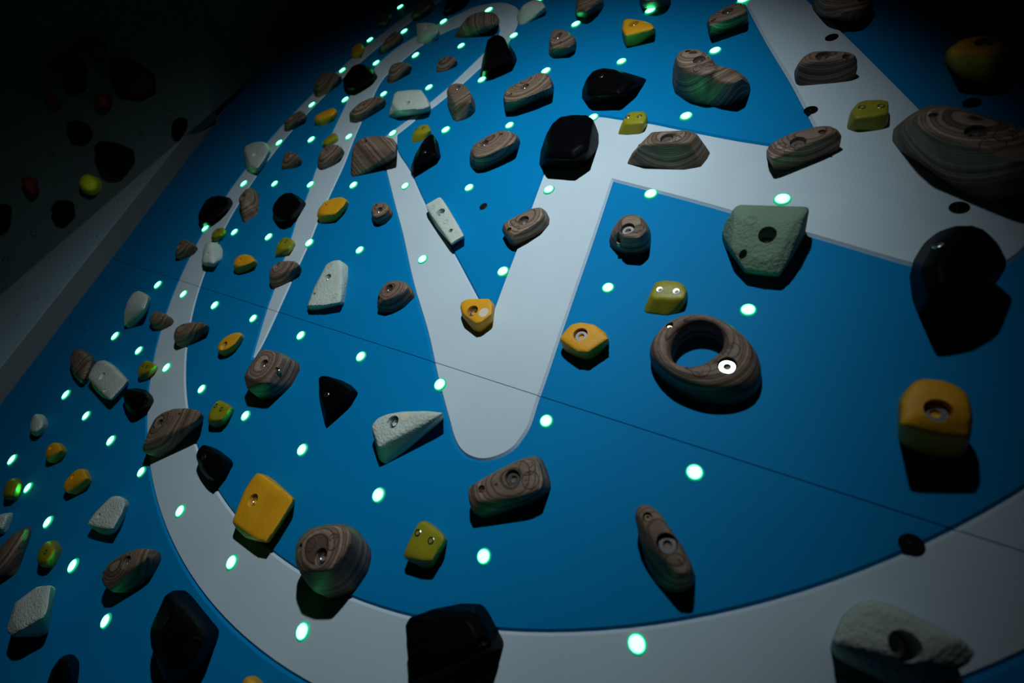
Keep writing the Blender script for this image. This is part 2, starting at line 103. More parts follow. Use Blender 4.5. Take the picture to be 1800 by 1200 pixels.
 {"m":"W","o":[1412.0,511.0],"sm":2,"vx":2.5,"rim":[[-78,-12,0],[-69,-2,14],[-49,5,32],[-36,24,38],[-12,24,38],[25,24,38],[42,20,33],[64,13,0],[63,-2,0],[58,-21,0],[32,-28,0],[0,-24,0],[-40,-21,0]],"top":[[-39,-18,46],[-29,10,46],[-7,12,46],[30,11,46],[47,1,46],[41,-16,46],[29,-18,46],[-7,-16,46],[-31,-17,46],[-20,-14,47],[-15,2,47],[-2,3,47],[20,2,47],[31,-3,47],[27,-13,47],[20,-15,47],[-2,-14,47],[-16,-14,47]],"b":[[0.5,-4.4,47.1,"B",0,0.0,0.0,100.0],[-55.9,12.0,24.2,"S",0,-69.1,11.9,71.3]],"lab":"trapezoid wooden hold with striped ends and an eye-like bolt on the white bar","lay":"z","st":[[16.0,6.5,7.0],[18.8,-8.2,7.0]],"sm_":"D"},
 {"m":"W","o":[1611.7,522.6],"sm":2,"vx":2.5,"rim":[[-50,0,0],[-50,16,0],[-37,20,9],[-15,22,19],[14,21,28],[27,21,28],[38,13,28],[46,6,22],[46,2,15],[39,-4,4],[17,-21,0],[-10,-38,0],[-28,-36,0],[-38,-22,0]],"top":[[-44,-36,34],[-41,-26,34],[-31,-12,34],[-12,0,34],[15,11,34],[27,11,34],[38,1,34],[20,-17,34],[-5,-35,34],[-25,-51,34],[-33,-55,34],[-29,-30,35],[-27,-25,35],[-21,-16,35],[-10,-9,35],[6,-2,35],[13,-2,35],[20,-8,35],[9,-19,35],[-6,-30,35],[-18,-40,35],[-23,-42,35]],"b":[[-5.5,-20.7,35.3,"B",0,0.0,0.0,100.0],[20.7,-0.1,34.9,"S",0,3.8,4.0,99.8]],"lab":"oblong wooden hold with a bright bolt eye at the inner corner of the beam","lay":"z","st":[[-26.5,-29.5,7.0],[-12.9,-38.0,7.0]],"sm_":"D"},
 {"m":"W","o":[1604.8,702.0],"sm":6,"vx":3.2,"rim":[[-40,1,0],[-45,23,0],[-39,28,13],[-31,25,25],[-19,20,33],[6,16,33],[30,8,33],[44,-7,33],[49,-12,21],[50,-12,7],[41,-17,0],[22,-20,0],[-7,-20,0],[-27,-20,0],[-35,-13,0]],"top":[[-32,-18,40],[-27,-3,40],[-16,5,40],[7,2,40],[31,-6,40],[42,-16,40],[33,-20,40],[9,-10,40],[-14,-10,40],[-24,-19,40],[-18,-16,41],[-15,-7,41],[-9,-3,41],[5,-5,41],[19,-10,41],[26,-15,41],[21,-18,41],[6,-12,41],[-8,-12,41],[-14,-17,41]],"b":[[-1.6,-7.0,41.0,"B",0,0.0,0.0,100.0],[29.8,-14.6,40.6,"S",0,8.1,9.4,99.2]],"lab":"dark loaf-shaped wooden hold on the diagonal white beam","lay":"z"},
 {"m":"L","o":[1681.5,587.3],"sm":3,"vx":2.5,"rim":[[-22,-16,0],[-23,2,0],[-23,17,4],[-16,22,15],[-8,21,19],[12,20,19],[21,15,19],[25,-3,11],[27,-15,0],[20,-22,0],[1,-21,0],[-14,-21,0]],"top":[[-20,-11,23],[-15,9,23],[-7,13,23],[12,12,23],[20,6,23],[23,-16,23],[10,-21,23],[-13,-25,23],[-11,-9,24],[-8,3,24],[-4,5,24],[8,5,24],[13,1,24],[14,-12,24],[7,-15,24],[-7,-18,24]],"b":[[-9.3,-1.4,24.0,"F",0,-0.0,-0.0,100.0],[13.4,-1.4,24.0,"F",0,9.0,0.9,99.6]],"lab":"lime yellow hold with two screw eyes on the diagonal white beam","lay":"z"},
 {"m":"W","o":[1607.1,879.5],"sm":5,"vx":3.2,"rim":[[-58,46,1],[-56,40,23],[36,-11,33],[44,-26,24],[44,-21,9],[33,-19,0],[13,-19,0],[-18,-3,0],[-38,13,0]],"top":[[-21,-39,41],[-22,-21,41],[21,-37,41],[25,-53,41],[26,-63,41],[21,-70,41],[12,-70,41],[-3,-62,41],[-13,-54,41],[-38,-19,34],[-40,8,34],[29,-17,34],[36,-42,34],[36,-58,34],[30,-69,34],[14,-70,34],[-9,-57,34],[-24,-45,34]],"b":[[25.6,-43.2,40.0,"S",0,34.6,9.3,93.4]],"lab":"dark wooden hold cut by the top edge at the diagonal beam","lay":"z"},
 {"m":"K","o":[1784.4,829.4],"sm":5,"vx":3.2,"rim":[[-58,54,0],[-56,72,0],[40,-40,43],[48,-64,41],[45,-50,28],[27,-14,9],[-10,14,0],[-37,29,0]],"top":[[-33,-50,54],[-31,-43,54],[17,-59,54],[21,-72,54],[18,-77,54],[7,-75,54],[-11,-69,54],[-24,-62,54],[-50,-28,44],[-47,-15,44],[31,-41,44],[37,-63,44],[32,-69,44],[14,-68,44],[-14,-58,44],[-34,-47,44]],"b":[],"lab":"black shape of a hold at the top right corner","lay":"z"},
 {"m":"Y","o":[1790.9,687.3],"sm":6,"vx":3.2,"rim":[[-32,36,0],[-33,53,0],[-22,28,29],[-8,1,48],[9,-4,48],[20,-22,48],[29,-34,39],[35,-26,17],[31,-19,0],[13,-22,0],[0,-16,0],[-15,1,0],[-27,23,0]],"top":[[-35,-42,59],[-25,-24,59],[-10,-18,59],[7,-25,59],[16,-41,59],[18,-57,59],[4,-63,59],[-18,-58,59],[-31,-54,59],[-24,-45,61],[-18,-34,61],[-9,-31,61],[1,-35,61],[6,-44,61],[8,-54,61],[-1,-58,61],[-14,-55,61],[-22,-52,61]],"b":[[-2.5,-34.8,60.6,"B",0,-0.0,-0.0,100.0]],"lab":"dim rounded mustard hold in the dark top right corner","lay":"z"},
 {"m":"W","o":[1790.8,492.1],"sm":8,"vx":2.5,"rim":[[-74,56,0],[-75,75,0],[-61,75,22],[-47,62,45],[-32,45,57],[-10,27,61],[11,12,61],[31,-2,61],[54,-21,61],[64,-48,61],[71,-50,35],[73,-44,4],[54,-56,0],[35,-61,0],[18,-55,0],[3,-40,0],[-14,-17,0],[-38,7,0],[-62,34,0]],"top":[[-64,-5,74],[-52,12,74],[-36,15,74],[-12,4,74],[27,-23,74],[47,-44,74],[52,-65,74],[43,-79,74],[30,-79,74],[9,-66,74],[-18,-44,74],[-48,-27,74],[-37,-21,77],[-30,-10,76],[-21,-9,77],[-8,-15,77],[16,-30,77],[28,-43,76],[32,-57,77],[26,-65,77],[18,-65,77],[5,-57,76],[-11,-43,76],[-28,-33,77]],"b":[[-2.6,-31.9,76.5,"B",0,0.0,0.0,100.0],[-42.8,1.8,75.2,"S",0,-6.2,4.1,99.7]],"lab":"largest dark wooden hold with sweeping contour grain at the right edge","lay":"z","st":[[12.4,-54.2,11.0],[22.1,-40.0,10.0]],"sm_":"D"},
 {"m":"K","o":[1798.3,308.4],"sm":9,"vx":2.5,"rim":[[-35,3,0],[-34,23,0],[-29,39,14],[-21,41,32],[-10,37,47],[1,29,57],[10,22,60],[23,9,55],[34,-4,44],[37,-8,36],[36,-13,18],[30,-15,1],[13,-32,0],[-4,-46,0],[-21,-53,0],[-29,-30,0]],"top":[[-27,-45,77],[-22,-24,77],[-11,-11,77],[0,-12,77],[9,-31,77],[7,-46,77],[-5,-61,77],[-21,-71,77],[-36,-41,63],[-29,-8,63],[-11,13,63],[7,12,63],[22,-19,63],[18,-43,63],[-1,-67,63],[-26,-82,63]],"b":[[-10.0,-33.6,76.5,"F",0,-0.0,-0.0,100.0],[-25.8,-12.9,67.8,"F",0,-49.9,43.0,75.3]],"lab":"large glossy black egg-shaped hold at the right end of the white bar","lay":"z"},
 {"m":"S","o":[1593.5,330.0],"sm":2,"vx":2.5,"rim":[[-51,9,14],[-48,17,28],[-39,31,43],[-34,37,43],[49,38,43],[52,32,43],[48,12,15],[40,-23,0],[35,-42,0],[15,-43,0],[-8,-42,0],[-20,-25,0],[-39,-3,0]],"top":[[-35,14,52],[-31,26,52],[49,27,52],[51,22,52],[48,-15,44],[44,-46,31],[39,-62,23],[18,-63,23],[-3,-61,23],[-25,-38,34],[-13,-6,54],[-10,1,54],[37,2,54],[38,-1,54],[36,-23,49],[34,-41,41],[31,-50,36],[19,-51,36],[6,-50,36],[-7,-36,42]],"b":[[13.8,-19.7,49.3,"B",22,-2.6,-35.5,93.4],[-9.6,-43.7,35.4,"S",18,-28.0,-60.6,74.5]],"lab":"large sage green textured hexagonal hold with a deep bolt hole under the white bar","lay":"z","st":[[-10.3,-1.0,7.5],[32.5,-48.5,7.5]],"sm_":"G"},
 {"m":"W","o":[1410.2,319.3],"sm":7,"vx":2.5,"rim":[[-36,-9,11],[-30,-3,26],[-21,5,38],[-15,19,38],[-1,24,38],[13,21,38],[20,21,26],[24,21,9],[28,8,0],[31,-4,0],[29,-16,0],[16,-24,0],[-3,-27,0],[-21,-22,0],[-33,-15,0]],"top":[[-11,-2,46],[-6,10,46],[4,13,46],[16,10,46],[27,0,46],[37,-15,46],[30,-30,46],[8,-32,46],[-6,-22,46],[-1,-6,47],[2,1,47],[8,3,47],[15,2,47],[22,-5,47],[28,-14,47],[24,-22,47],[10,-24,47],[2,-18,47]],"b":[[6.1,-14.0,47.1,"B",0,-0.0,-0.0,100.0],[-8.3,-24.4,31.2,"S",0,-57.0,-79.1,22.3]],"lab":"cone-shaped wooden hold with an eye-like bolt right of the V","lay":"z","st":[[23.2,-13.5,8.0]],"sm_":"D"},
 {"m":"W","o":[1200.8,326.0],"sm":2,"vx":2.5,"rim":[[-41,-22,16],[-38,-12,24],[-34,-3,24],[-18,11,24],[5,30,24],[19,37,21],[27,38,11],[35,29,0],[40,16,0],[29,-8,0],[5,-32,0],[-10,-43,0],[-20,-41,0]],"top":[[-33,-20,29],[-27,-9,29],[-11,5,29],[11,24,29],[28,26,29],[40,11,29],[39,-2,29],[22,-24,29],[1,-46,29],[-15,-38,29],[-16,-16,30],[-13,-9,30],[-3,0,30],[10,11,30],[20,12,30],[27,3,30],[26,-5,30],[16,-18,30],[3,-31,30],[-6,-26,30]],"b":[[6.4,-5.2,30.0,"B",0,-0.0,-0.0,100.0],[-13.5,-28.7,29.6,"S",0,-4.4,-4.3,99.8]],"lab":"oblong wooden hold with green trimmed corner on the right arm of the V","lay":"z","st":[[-14.1,-12.5,7.0],[2.1,-26.2,7.0]],"sm_":"D"},
 {"m":"G","o":[984.0,327.7],"sm":1,"vx":3.2,"rim":[[-60,26,19],[-35,51,19],[-26,48,17],[18,14,0],[72,-31,0],[52,-54,0],[38,-47,0],[-12,-18,2],[-47,12,17]],"top":[[-54,22,23],[-30,47,23],[-18,42,23],[46,-6,23],[102,-50,23],[82,-73,23],[19,-31,23],[-44,12,23],[-25,10,24],[-10,24,24],[-4,22,24],[34,-7,24],[70,-34,24],[57,-48,24],[18,-22,24],[-19,4,24]],"b":[[3.1,3.3,24.0,"B",0,-0.0,-0.0,100.0],[61.3,-41.7,24.0,"S",0,-0.0,-0.0,100.0]],"lab":"thin white rectangular hold slanting across the left arm of the V","lay":"z","st":[[-29.2,16.1,6.0],[34.5,-19.7,6.0]],"sm_":"G"},
 {"m":"W","o":[782.6,332.6],"sm":4,"vx":3.2,"rim":[[-21,-11,19],[-28,9,22],[-19,16,22],[-5,21,19],[1,25,11],[10,21,0],[24,7,0],[29,-7,0],[22,-25,0],[5,-32,0],[-19,-25,0]],"top":[[-8,-13,26],[-14,3,26],[-6,11,26],[11,12,26],[30,6,26],[47,-6,26],[43,-20,26],[24,-32,26],[10,-29,26],[3,-12,27],[-1,-2,27],[4,2,27],[14,3,27],[26,-1,27],[36,-7,27],[33,-16,27],[22,-23,27],[14,-22,27]],"b":[[15.2,-12.2,27.0,"B",0,-0.0,-0.0,100.0],[-8.0,3.0,26.5,"S",0,-4.3,4.5,99.8]],"lab":"small rounded wooden hold left of the V with a bolt hole","lay":"z"},
 {"m":"Y","o":[586.3,329.6],"sm":4,"vx":3.2,"rim":[[-25,-33,19],[-32,-12,22],[-27,14,22],[-6,26,21],[3,43,9],[17,43,0],[27,31,0],[29,-2,0],[27,-29,0],[8,-39,0],[-22,-43,1]],"top":[[-14,-19,26],[-11,7,26],[11,18,26],[40,23,26],[65,18,26],[71,1,26],[63,-28,26],[39,-33,26],[12,-35,26],[6,-15,27],[8,1,27],[20,8,27],[38,11,27],[53,8,27],[57,-2,27],[52,-20,27],[38,-23,27],[21,-24,27]],"b":[[-1.8,-5.3,26.6,"S",0,-4.2,0.4,99.9]],"lab":"bright mustard slug-shaped hold on the lower inner white arc","lay":"z"},
 {"m":"G","o":[782.0,119.4],"sm":2,"vx":3.2,"rim":[[-27,-72,7],[-37,-22,15],[-45,40,19],[-33,53,18],[-20,61,13],[0,57,5],[30,8,0],[62,-33,0],[54,-37,0],[16,-54,0]],"top":[[0,-71,23],[-18,-26,23],[-34,35,23],[-19,47,23],[-3,52,23],[20,36,23],[58,-5,23],[90,-45,23],[49,-60,23],[8,-45,24],[-3,-18,24],[-12,18,24],[-3,25,24],[7,28,24],[20,19,24],[43,-5,24],[63,-30,24],[38,-39,24]],"b":[[-0.8,3.7,24.0,"B",0,-0.0,-0.0,100.0],[-7.8,-42.5,23.4,"S",0,-3.9,-1.5,99.9]],"lab":"white triangular textured hold with two holes on blue left of the V","lay":"z","st":[[-21.8,36.3,6.0],[63.4,-34.0,6.0]],"sm_":"G"},
 {"m":"W","o":[582.5,116.9],"sm":6,"vx":3.2,"rim":[[-16,-29,19],[-28,-8,24],[-30,8,24],[-18,21,24],[-11,35,12],[0,44,0],[23,36,0],[42,19,0],[37,-7,0],[17,-30,0],[-5,-45,0],[-11,-44,6]],"top":[[-15,-8,29],[-13,5,29],[-2,15,29],[28,23,29],[60,26,29],[81,20,29],[69,8,29],[37,-5,29],[14,-19,29],[5,-2,30],[6,5,30],[13,11,30],[30,16,30],[50,18,30],[62,15,30],[55,7,30],[36,-1,30],[22,-9,30]],"b":[[-8.0,7.0,29.2,"B",0,-4.9,5.4,99.7]],"lab":"wooden hold with rippled top on the narrow end of the inner arc","lay":"z"},
 {"m":"Y","o":[380.9,120.9],"sm":4,"vx":3.2,"rim":[[-11,-23,19],[-24,-1,22],[-18,12,22],[-14,24,14],[-9,31,0],[32,16,0],[34,-3,0],[18,-22,0],[-8,-34,4]],"top":[[0,-17,26],[-5,-4,26],[0,6,26],[18,15,26],[53,13,26],[85,4,26],[66,-9,26],[34,-22,26],[15,-11,27],[12,-4,27],[15,3,27],[25,8,27],[46,7,27],[66,2,27],[55,-7,27],[35,-14,27]],"b":[[17.9,-3.6,27.0,"S",0,-0.0,-0.0,100.0]],"lab":"mustard hold on blue between the outer ring and inner arc, mid height","lay":"z"},
 {"m":"L","o":[503.2,197.0],"sm":3,"vx":3.2,"rim":[[-11,-36,6],[-15,-13,17],[-21,11,17],[-11,20,17],[-4,27,3],[11,21,0],[18,11,0],[17,-15,0],[16,-26,0]],"top":[[-5,-13,20],[-7,6,20],[3,15,20],[31,14,20],[51,5,20],[55,-15,20],[17,-20,20],[7,-9,21],[6,3,21],[12,8,21],[28,7,21],[41,2,21],[43,-10,21],[20,-13,21]],"b":[[-2.3,2.4,20.6,"F",0,-5.2,-0.5,99.9],[20.6,4.6,21.0,"F",0,-0.0,-0.0,100.0]],"lab":"lime yellow hold on the inner white arc above the rippled wooden hold","lay":"z"},
 {"m":"K","o":[379.6,320.7],"sm":6,"vx":3.2,"rim":[[-29,-24,25],[-39,-6,28],[-41,23,28],[-29,39,28],[-14,49,20],[-4,52,2],[45,35,0],[52,6,0],[54,-34,0],[28,-48,0],[1,-50,0],[-24,-43,7]],"top":[[18,-23,35],[10,-13,35],[9,1,35],[15,9,35],[32,9,35],[57,3,35],[84,-5,35],[88,-19,35],[90,-40,35],[76,-47,35],[62,-47,35],[43,-40,35],[-10,-23,29],[-24,-7,29],[-25,16,29],[-16,28,29],[11,29,29],[51,19,29],[93,6,29],[100,-16,29],[101,-48,29],[80,-59,29],[58,-59,29],[28,-48,29]],"b":[],"lab":"rounded black hold left of the inner arc beside a mustard slug","lay":"z"},
 {"m":"K","o":[-30.7,287.6],"sm":6,"vx":4.5,"rim":[[-20,-50,24],[-35,-26,28],[-58,19,28],[-43,38,28],[-28,56,17],[8,65,0],[43,51,0],[56,27,0],[49,-9,0],[30,-37,0],[5,-63,0],[-9,-72,3]],"top":[[37,-36,35],[23,-22,35],[12,-1,35],[19,9,35],[44,12,35],[86,11,35],[104,5,35],[111,-7,35],[107,-25,35],[98,-39,35],[85,-51,35],[73,-54,35],[5,-44,29],[-18,-22,29],[-36,13,29],[-24,27,29],[16,33,29],[82,30,29],[111,20,29],[121,2,29],[115,-27,29],[100,-48,29],[80,-66,29],[63,-72,29]],"b":[],"lab":"black oval hold covering the left edge of the outer ring","lay":"z"},
 {"m":"W","o":[169.6,318.8],"sm":5,"vx":4.5,"rim":[[-31,0,33],[-40,24,33],[-40,43,33],[-23,55,32],[-21,55,22],[-17,40,5],[36,2,0],[61,-22,0],[47,-44,0],[35,-63,0],[15,-60,0],[-22,-29,9]],"top":[[-11,-4,40],[-16,17,40],[-5,25,40],[28,5,40],[43,-15,40],[28,-23,40],[2,-3,41],[-2,9,41],[5,14,41],[25,2,41],[34,-10,41],[25,-15,41]],"b":[[7.4,0.4,41.0,"B",0,-0.0,-0.0,100.0]],"lab":"tall drooping wooden hold with a round bolt snout right of the outer ring","lay":"z"},
 {"m":"L","o":[121.4,199.3],"sm":3,"vx":4.5,"rim":[[-2,-28,14],[-15,-9,17],[-14,12,17],[-11,27,5],[4,23,0],[15,9,0],[16,-12,0],[8,-24,0]],"top":[[-1,-8,20],[5,6,20],[33,13,20],[57,6,20],[56,-12,20],[25,-22,20],[13,-6,21],[17,2,21],[33,6,21],[48,2,21],[47,-8,21],[29,-14,21]],"b":[[-0.9,1.4,19.7,"F",0,-16.0,7.1,98.5],[22.9,2.5,21.0,"F",0,-0.0,-0.0,100.0]],"lab":"tiny lime hold on the outer ring, above a cream wedge","lay":"z"},
 {"m":"G","o":[183.3,126.0],"sm":2,"vx":4.5,"rim":[[-8,-38,11],[-22,-3,24],[-45,23,24],[-25,34,21],[-20,41,7],[18,26,0],[37,8,0],[36,-19,0],[35,-32,0],[-6,-40,7]],"top":[[41,-41,29],[-1,-4,29],[-18,17,29],[-2,21,29],[57,-10,29],[104,-40,29],[40,-29,30],[14,-7,30],[4,6,30],[14,8,30],[49,-10,30],[78,-29,30]],"b":[[35.6,-13.2,30.0,"S",0,-0.0,-0.0,100.0]],"lab":"cream wedge hold with a dark slot face on the outer white ring","lay":"z"},
 {"m":"W","o":[5.3,121.4],"sm":4,"vx":4.5,"rim":[[-4,-38,15],[-17,-13,24],[-40,15,24],[-31,25,24],[-24,34,10],[14,26,0],[36,16,0],[38,-2,0],[29,-21,0],[-2,-42,0]],"top":[[3,-15,29],[-14,9,29],[-5,19,29],[41,19,29],[96,10,29],[70,-4,29],[33,-18,29],[18,-8,30],[8,6,30],[13,12,30],[40,12,30],[74,7,30],[58,-2,30],[36,-10,30]],"b":[[6.9,-3.3,29.7,"B",0,-4.6,-3.3,99.8],[38.3,9.2,30.0,"S",0,-0.0,-0.0,100.0]],"lab":"reddish brown wooden hold just outside the outer ring, mid height","lay":"z"},
 {"m":"G","o":[20.1,-100.9],"sm":3,"vx":4.5,"rim":[[25,-64,14],[31,-30,38],[-2,0,38],[-16,27,38],[-19,43,30],[-56,48,0],[-14,38,0],[6,23,0],[21,1,0],[19,-28,0],[4,-58,0]],"top":[[27,0,46],[16,25,46],[35,38,46],[86,40,46],[121,32,46],[136,20,46],[155,-2,46],[87,4,46],[47,2,46],[53,7,47],[46,22,47],[57,30,47],[88,31,47],[109,26,47],[118,19,47],[130,6,47],[89,9,47],[64,8,47]],"b":[],"lab":"grey half-cylinder hold with pale top on blue, outside the ring","lay":"z"},
 {"m":"W","o":[203.4,-106.8],"sm":4,"vx":4.5,"rim":[[-27,-14,22],[-38,1,22],[-35,15,22],[-26,22,9],[5,20,0],[43,12,0],[51,-5,0],[29,-23,0],[-2,-29,10]],"top":[[-8,-11,26],[-19,2,26],[-14,13,26],[26,17,26],[71,16,26],[57,2,26],[25,-11,26],[6,-5,27],[-1,3,27],[2,9,27],[26,12,27],[53,11,27],[45,2,27],[25,-5,27]],"b":[[11.6,4.2,27.0,"S",0,-0.0,-0.0,100.0],[44.5,5.7,27.0,"S",0,-0.0,-0.0,100.0]],"lab":"knobbly reddish wooden hold with two holes at the left edge of the ring","lay":"z"},
 {"m":"W","o":[390.1,-107.0],"sm":6,"vx":3.2,"rim":[[-9,-29,26],[-21,-18,28],[-32,-5,28],[-26,10,27],[-27,27,11],[-6,39,0],[23,39,0],[39,28,0],[39,6,0],[20,-20,0],[2,-39,4],[-1,-40,15]],"top":[[-4,-15,34],[-13,-4,34],[0,8,34],[32,22,34],[78,34,34],[104,34,34],[84,18,34],[40,2,34],[19,-19,34],[16,-6,35],[11,1,35],[18,8,35],[37,16,35],[64,24,35],[81,24,35],[69,15,35],[42,4,35],[29,-8,35]],"b":[[2.3,4.5,34.6,"B",0,-6.0,6.5,99.6]],"lab":"ribbed wooden hold across the inner edge of the ring, below the seam","lay":"z"},
 {"m":"Y","o":[579.4,-89.2],"sm":4,"vx":3.2,"rim":[[-5,-25,19],[-17,-11,19],[-11,8,19],[-14,25,8],[-7,34,0],[7,31,0],[13,22,0],[17,-2,0],[15,-18,0],[2,-31,1],[1,-32,13]],"top":[[2,-21,23],[-3,-11,23],[2,5,23],[21,21,23],[40,28,23],[50,25,23],[51,2,23],[40,-14,23],[21,-24,23],[13,-12,24],[10,-6,24],[13,4,24],[24,13,24],[35,17,24],[42,15,24],[42,2,24],[36,-8,24],[24,-14,24]],"b":[[18.2,-11.2,24.0,"B",0,0.0,-0.0,100.0]],"lab":"mustard leaf-shaped hold left of the narrow tip of the inner arc","lay":"z"},
 {"m":"W","o":[809.4,-111.1],"sm":2,"vx":3.2,"rim":[[-35,-29,43],[-42,-3,43],[-40,32,43],[-30,38,41],[-23,48,5],[27,43,0],[43,32,0],[49,1,0],[43,-20,0],[24,-41,0],[-6,-53,11],[-11,-48,36]],"top":[[-18,-27,52],[-19,2,52],[-23,29,52],[-10,35,52],[30,38,52],[52,33,52],[58,13,52],[59,-20,52],[48,-24,52],[-4,-28,52],[-1,-14,54],[-2,3,54],[-4,19,54],[4,23,54],[28,24,54],[41,22,54],[45,10,54],[45,-10,54],[39,-13,54],[8,-15,54]],"b":[[15.1,7.0,53.7,"B",0,0.0,0.0,100.0],[57.4,8.1,52.1,"S",0,12.2,0.5,99.3]],"lab":"chunky layered wooden block at the narrow tip of the inner arc","lay":"z"},
 {"m":"L","o":[325.1,-231.4],"sm":3,"vx":3.2,"rim":[[1,-15,19],[-14,-3,19],[-13,11,19],[-22,21,13],[-16,21,0],[11,18,0],[15,10,0],[18,-10,0],[12,-26,0],[9,-27,11]],"top":[[5,-5,23],[4,10,23],[11,20,23],[44,23,23],[64,20,23],[57,3,23],[36,-9,23],[17,1,24],[17,10,24],[21,16,24],[41,17,24],[53,16,24],[49,6,24],[36,-2,24]],"b":[[13.8,7.4,23.8,"F",0,-5.5,-0.3,99.8],[33.3,9.4,24.0,"F",0,-0.0,-0.0,100.0]],"lab":"small lime hold at the left edge of the ring, below the seam","lay":"z"},
 {"m":"K","o":[395.6,-297.7],"sm":6,"vx":3.2,"rim":[[-43,-2,28],[-42,9,28],[-33,22,14],[-23,27,0],[12,24,0],[37,17,0],[43,3,0],[26,-19,0],[14,-32,2],[11,-32,10],[-2,-20,22]],"top":[[10,3,35],[10,8,35],[32,16,35],[51,20,35],[69,19,35],[82,16,35],[85,9,35],[76,-2,35],[67,-8,35],[57,-9,35],[37,-5,35],[-26,-1,29],[-25,8,29],[9,21,29],[40,27,29],[67,26,29],[88,21,29],[92,9,29],[78,-7,29],[64,-18,29],[48,-19,29],[18,-13,29]],"b":[],"lab":"black rounded triangular hold at the left edge of the ring","lay":"z"},
 {"m":"W","o":[610.2,-301.6],"sm":3,"vx":3.2,"rim":[[-2,-51,36],[-10,-39,35],[-26,-19,35],[-41,4,33],[-46,19,25],[-46,35,11],[-21,49,0],[12,54,0],[35,54,0],[48,42,0],[44,23,0],[27,-8,0],[10,-43,8],[11,-59,24],[6,-58,32]],"top":[[15,-41,46],[-1,-17,46],[-9,6,46],[1,23,46],[29,41,46],[70,57,46],[103,65,46],[122,63,46],[125,48,46],[77,19,46],[40,-17,46],[33,-15,47],[24,0,47],[19,13,47],[25,23,47],[41,34,47],[66,44,47],[86,49,47],[98,47,47],[99,38,47],[70,21,47],[48,0,47]],"b":[[16.0,4.0,46.8,"B",0,-4.6,-1.6,99.9],[56.9,38.3,47.1,"S",0,0.0,0.0,100.0]],"lab":"long wooden hold with light and dark plies across the ring, green lit lower edge","lay":"z","st":[[42.0,21.7,8.0]],"sm_":"D"},
 {"m":"L","o":[721.8,-227.4],"sm":3,"vx":3.2,"rim":[[3,-20,21],[-7,-11,22],[-16,10,22],[-19,25,16],[-18,25,0],[9,22,0],[14,11,0],[16,-12,0],[12,-24,0],[5,-26,15]],"top":[[2,-7,26],[-3,9,26],[2,24,26],[28,26,26],[50,24,26],[53,9,26],[48,-5,26],[17,-14,26],[13,-1,27],[10,9,27],[12,18,27],[28,19,27],[42,18,27],[43,9,27],[40,1,27],[22,-5,27]],"b":[[3.1,12.3,26.5,"F",0,-6.3,2.0,99.8],[28.5,12.6,27.0,"F",0,-0.0,-0.0,100.0]],"lab":"lime yellow hold on blue just inside the ring, left of centre","lay":"z"},
 {"m":"K","o":[800.6,-302.0],"sm":3,"vx":3.2,"rim":[[-28,-5,28],[-35,7,28],[-33,18,26],[-31,19,21],[-15,18,0],[25,18,0],[40,13,0],[39,-6,0],[34,-29,0],[10,-32,2],[-5,-21,19]],"top":[[6,1,35],[2,7,35],[5,12,35],[10,13,35],[34,15,35],[54,16,35],[62,14,35],[61,4,35],[58,-7,35],[45,-8,35],[24,-6,35],[-17,-3,29],[-23,6,29],[-19,15,29],[-11,17,29],[27,20,29],[59,21,29],[71,17,29],[70,2,29],[65,-16,29],[44,-17,29],[12,-13,29]],"b":[[10.5,3.9,35.3,"F",0,-0.0,-0.0,100.0]],"lab":"black squarish hold overlapping the inner edge of the ring","lay":"z"},
 {"m":"Y","o":[988.7,-313.3],"sm":2,"vx":2.5,"rim":[[-19,-37,24],[-32,-13,22],[-43,10,20],[-48,30,17],[-49,40,14],[-42,43,10],[3,38,0],[45,36,0],[50,28,0],[50,-7,0],[48,-36,0],[35,-42,0],[12,-47,10],[-9,-42,20]],"top":[[-12,-34,29],[-30,12,29],[-29,33,29],[-25,43,29],[-15,46,29],[40,45,29],[82,45,29],[86,38,29],[86,3,29],[82,-25,29],[67,-30,29],[7,-14,30],[-3,13,30],[-3,26,30],[0,32,30],[6,34,30],[38,33,30],[64,33,30],[66,29,30],[66,8,30],[64,-9,30],[55,-12,30]],"b":[[3.0,7.9,30.0,"B",0,0.0,0.0,100.0]],"lab":"large mustard yellow square slab hold on the inner edge of the ring","lay":"z"},
 {"m":"W","o":[1198.2,-301.3],"sm":9,"vx":2.5,"rim":[[-30,-23,54],[-43,-9,54],[-45,2,54],[-38,20,52],[-36,31,28],[-30,39,3],[-9,40,0],[13,34,0],[32,29,0],[43,19,0],[50,0,0],[47,-19,0],[30,-39,0],[15,-48,8],[7,-45,30],[-7,-31,54]],"top":[[-20,-2,66],[-24,9,66],[-15,22,66],[4,38,66],[29,49,66],[46,49,66],[53,39,66],[52,21,66],[45,0,66],[20,-13,66],[-2,-13,66],[-3,7,68],[-5,13,68],[0,21,68],[11,30,68],[26,37,68],[36,37,68],[41,31,68],[40,20,68],[36,8,68],[21,0,68],[8,0,68]],"b":[[21.5,4.8,68.0,"B",0,0.0,-0.0,100.0],[-23.4,-2.5,64.5,"S",0,-42.4,-12.4,89.7]],"lab":"big domed wooden hold with contour grain and bright bolt on the lower ring","lay":"z","st":[[27.7,27.2,10.0],[-5.7,8.2,9.0]],"sm_":"D"},
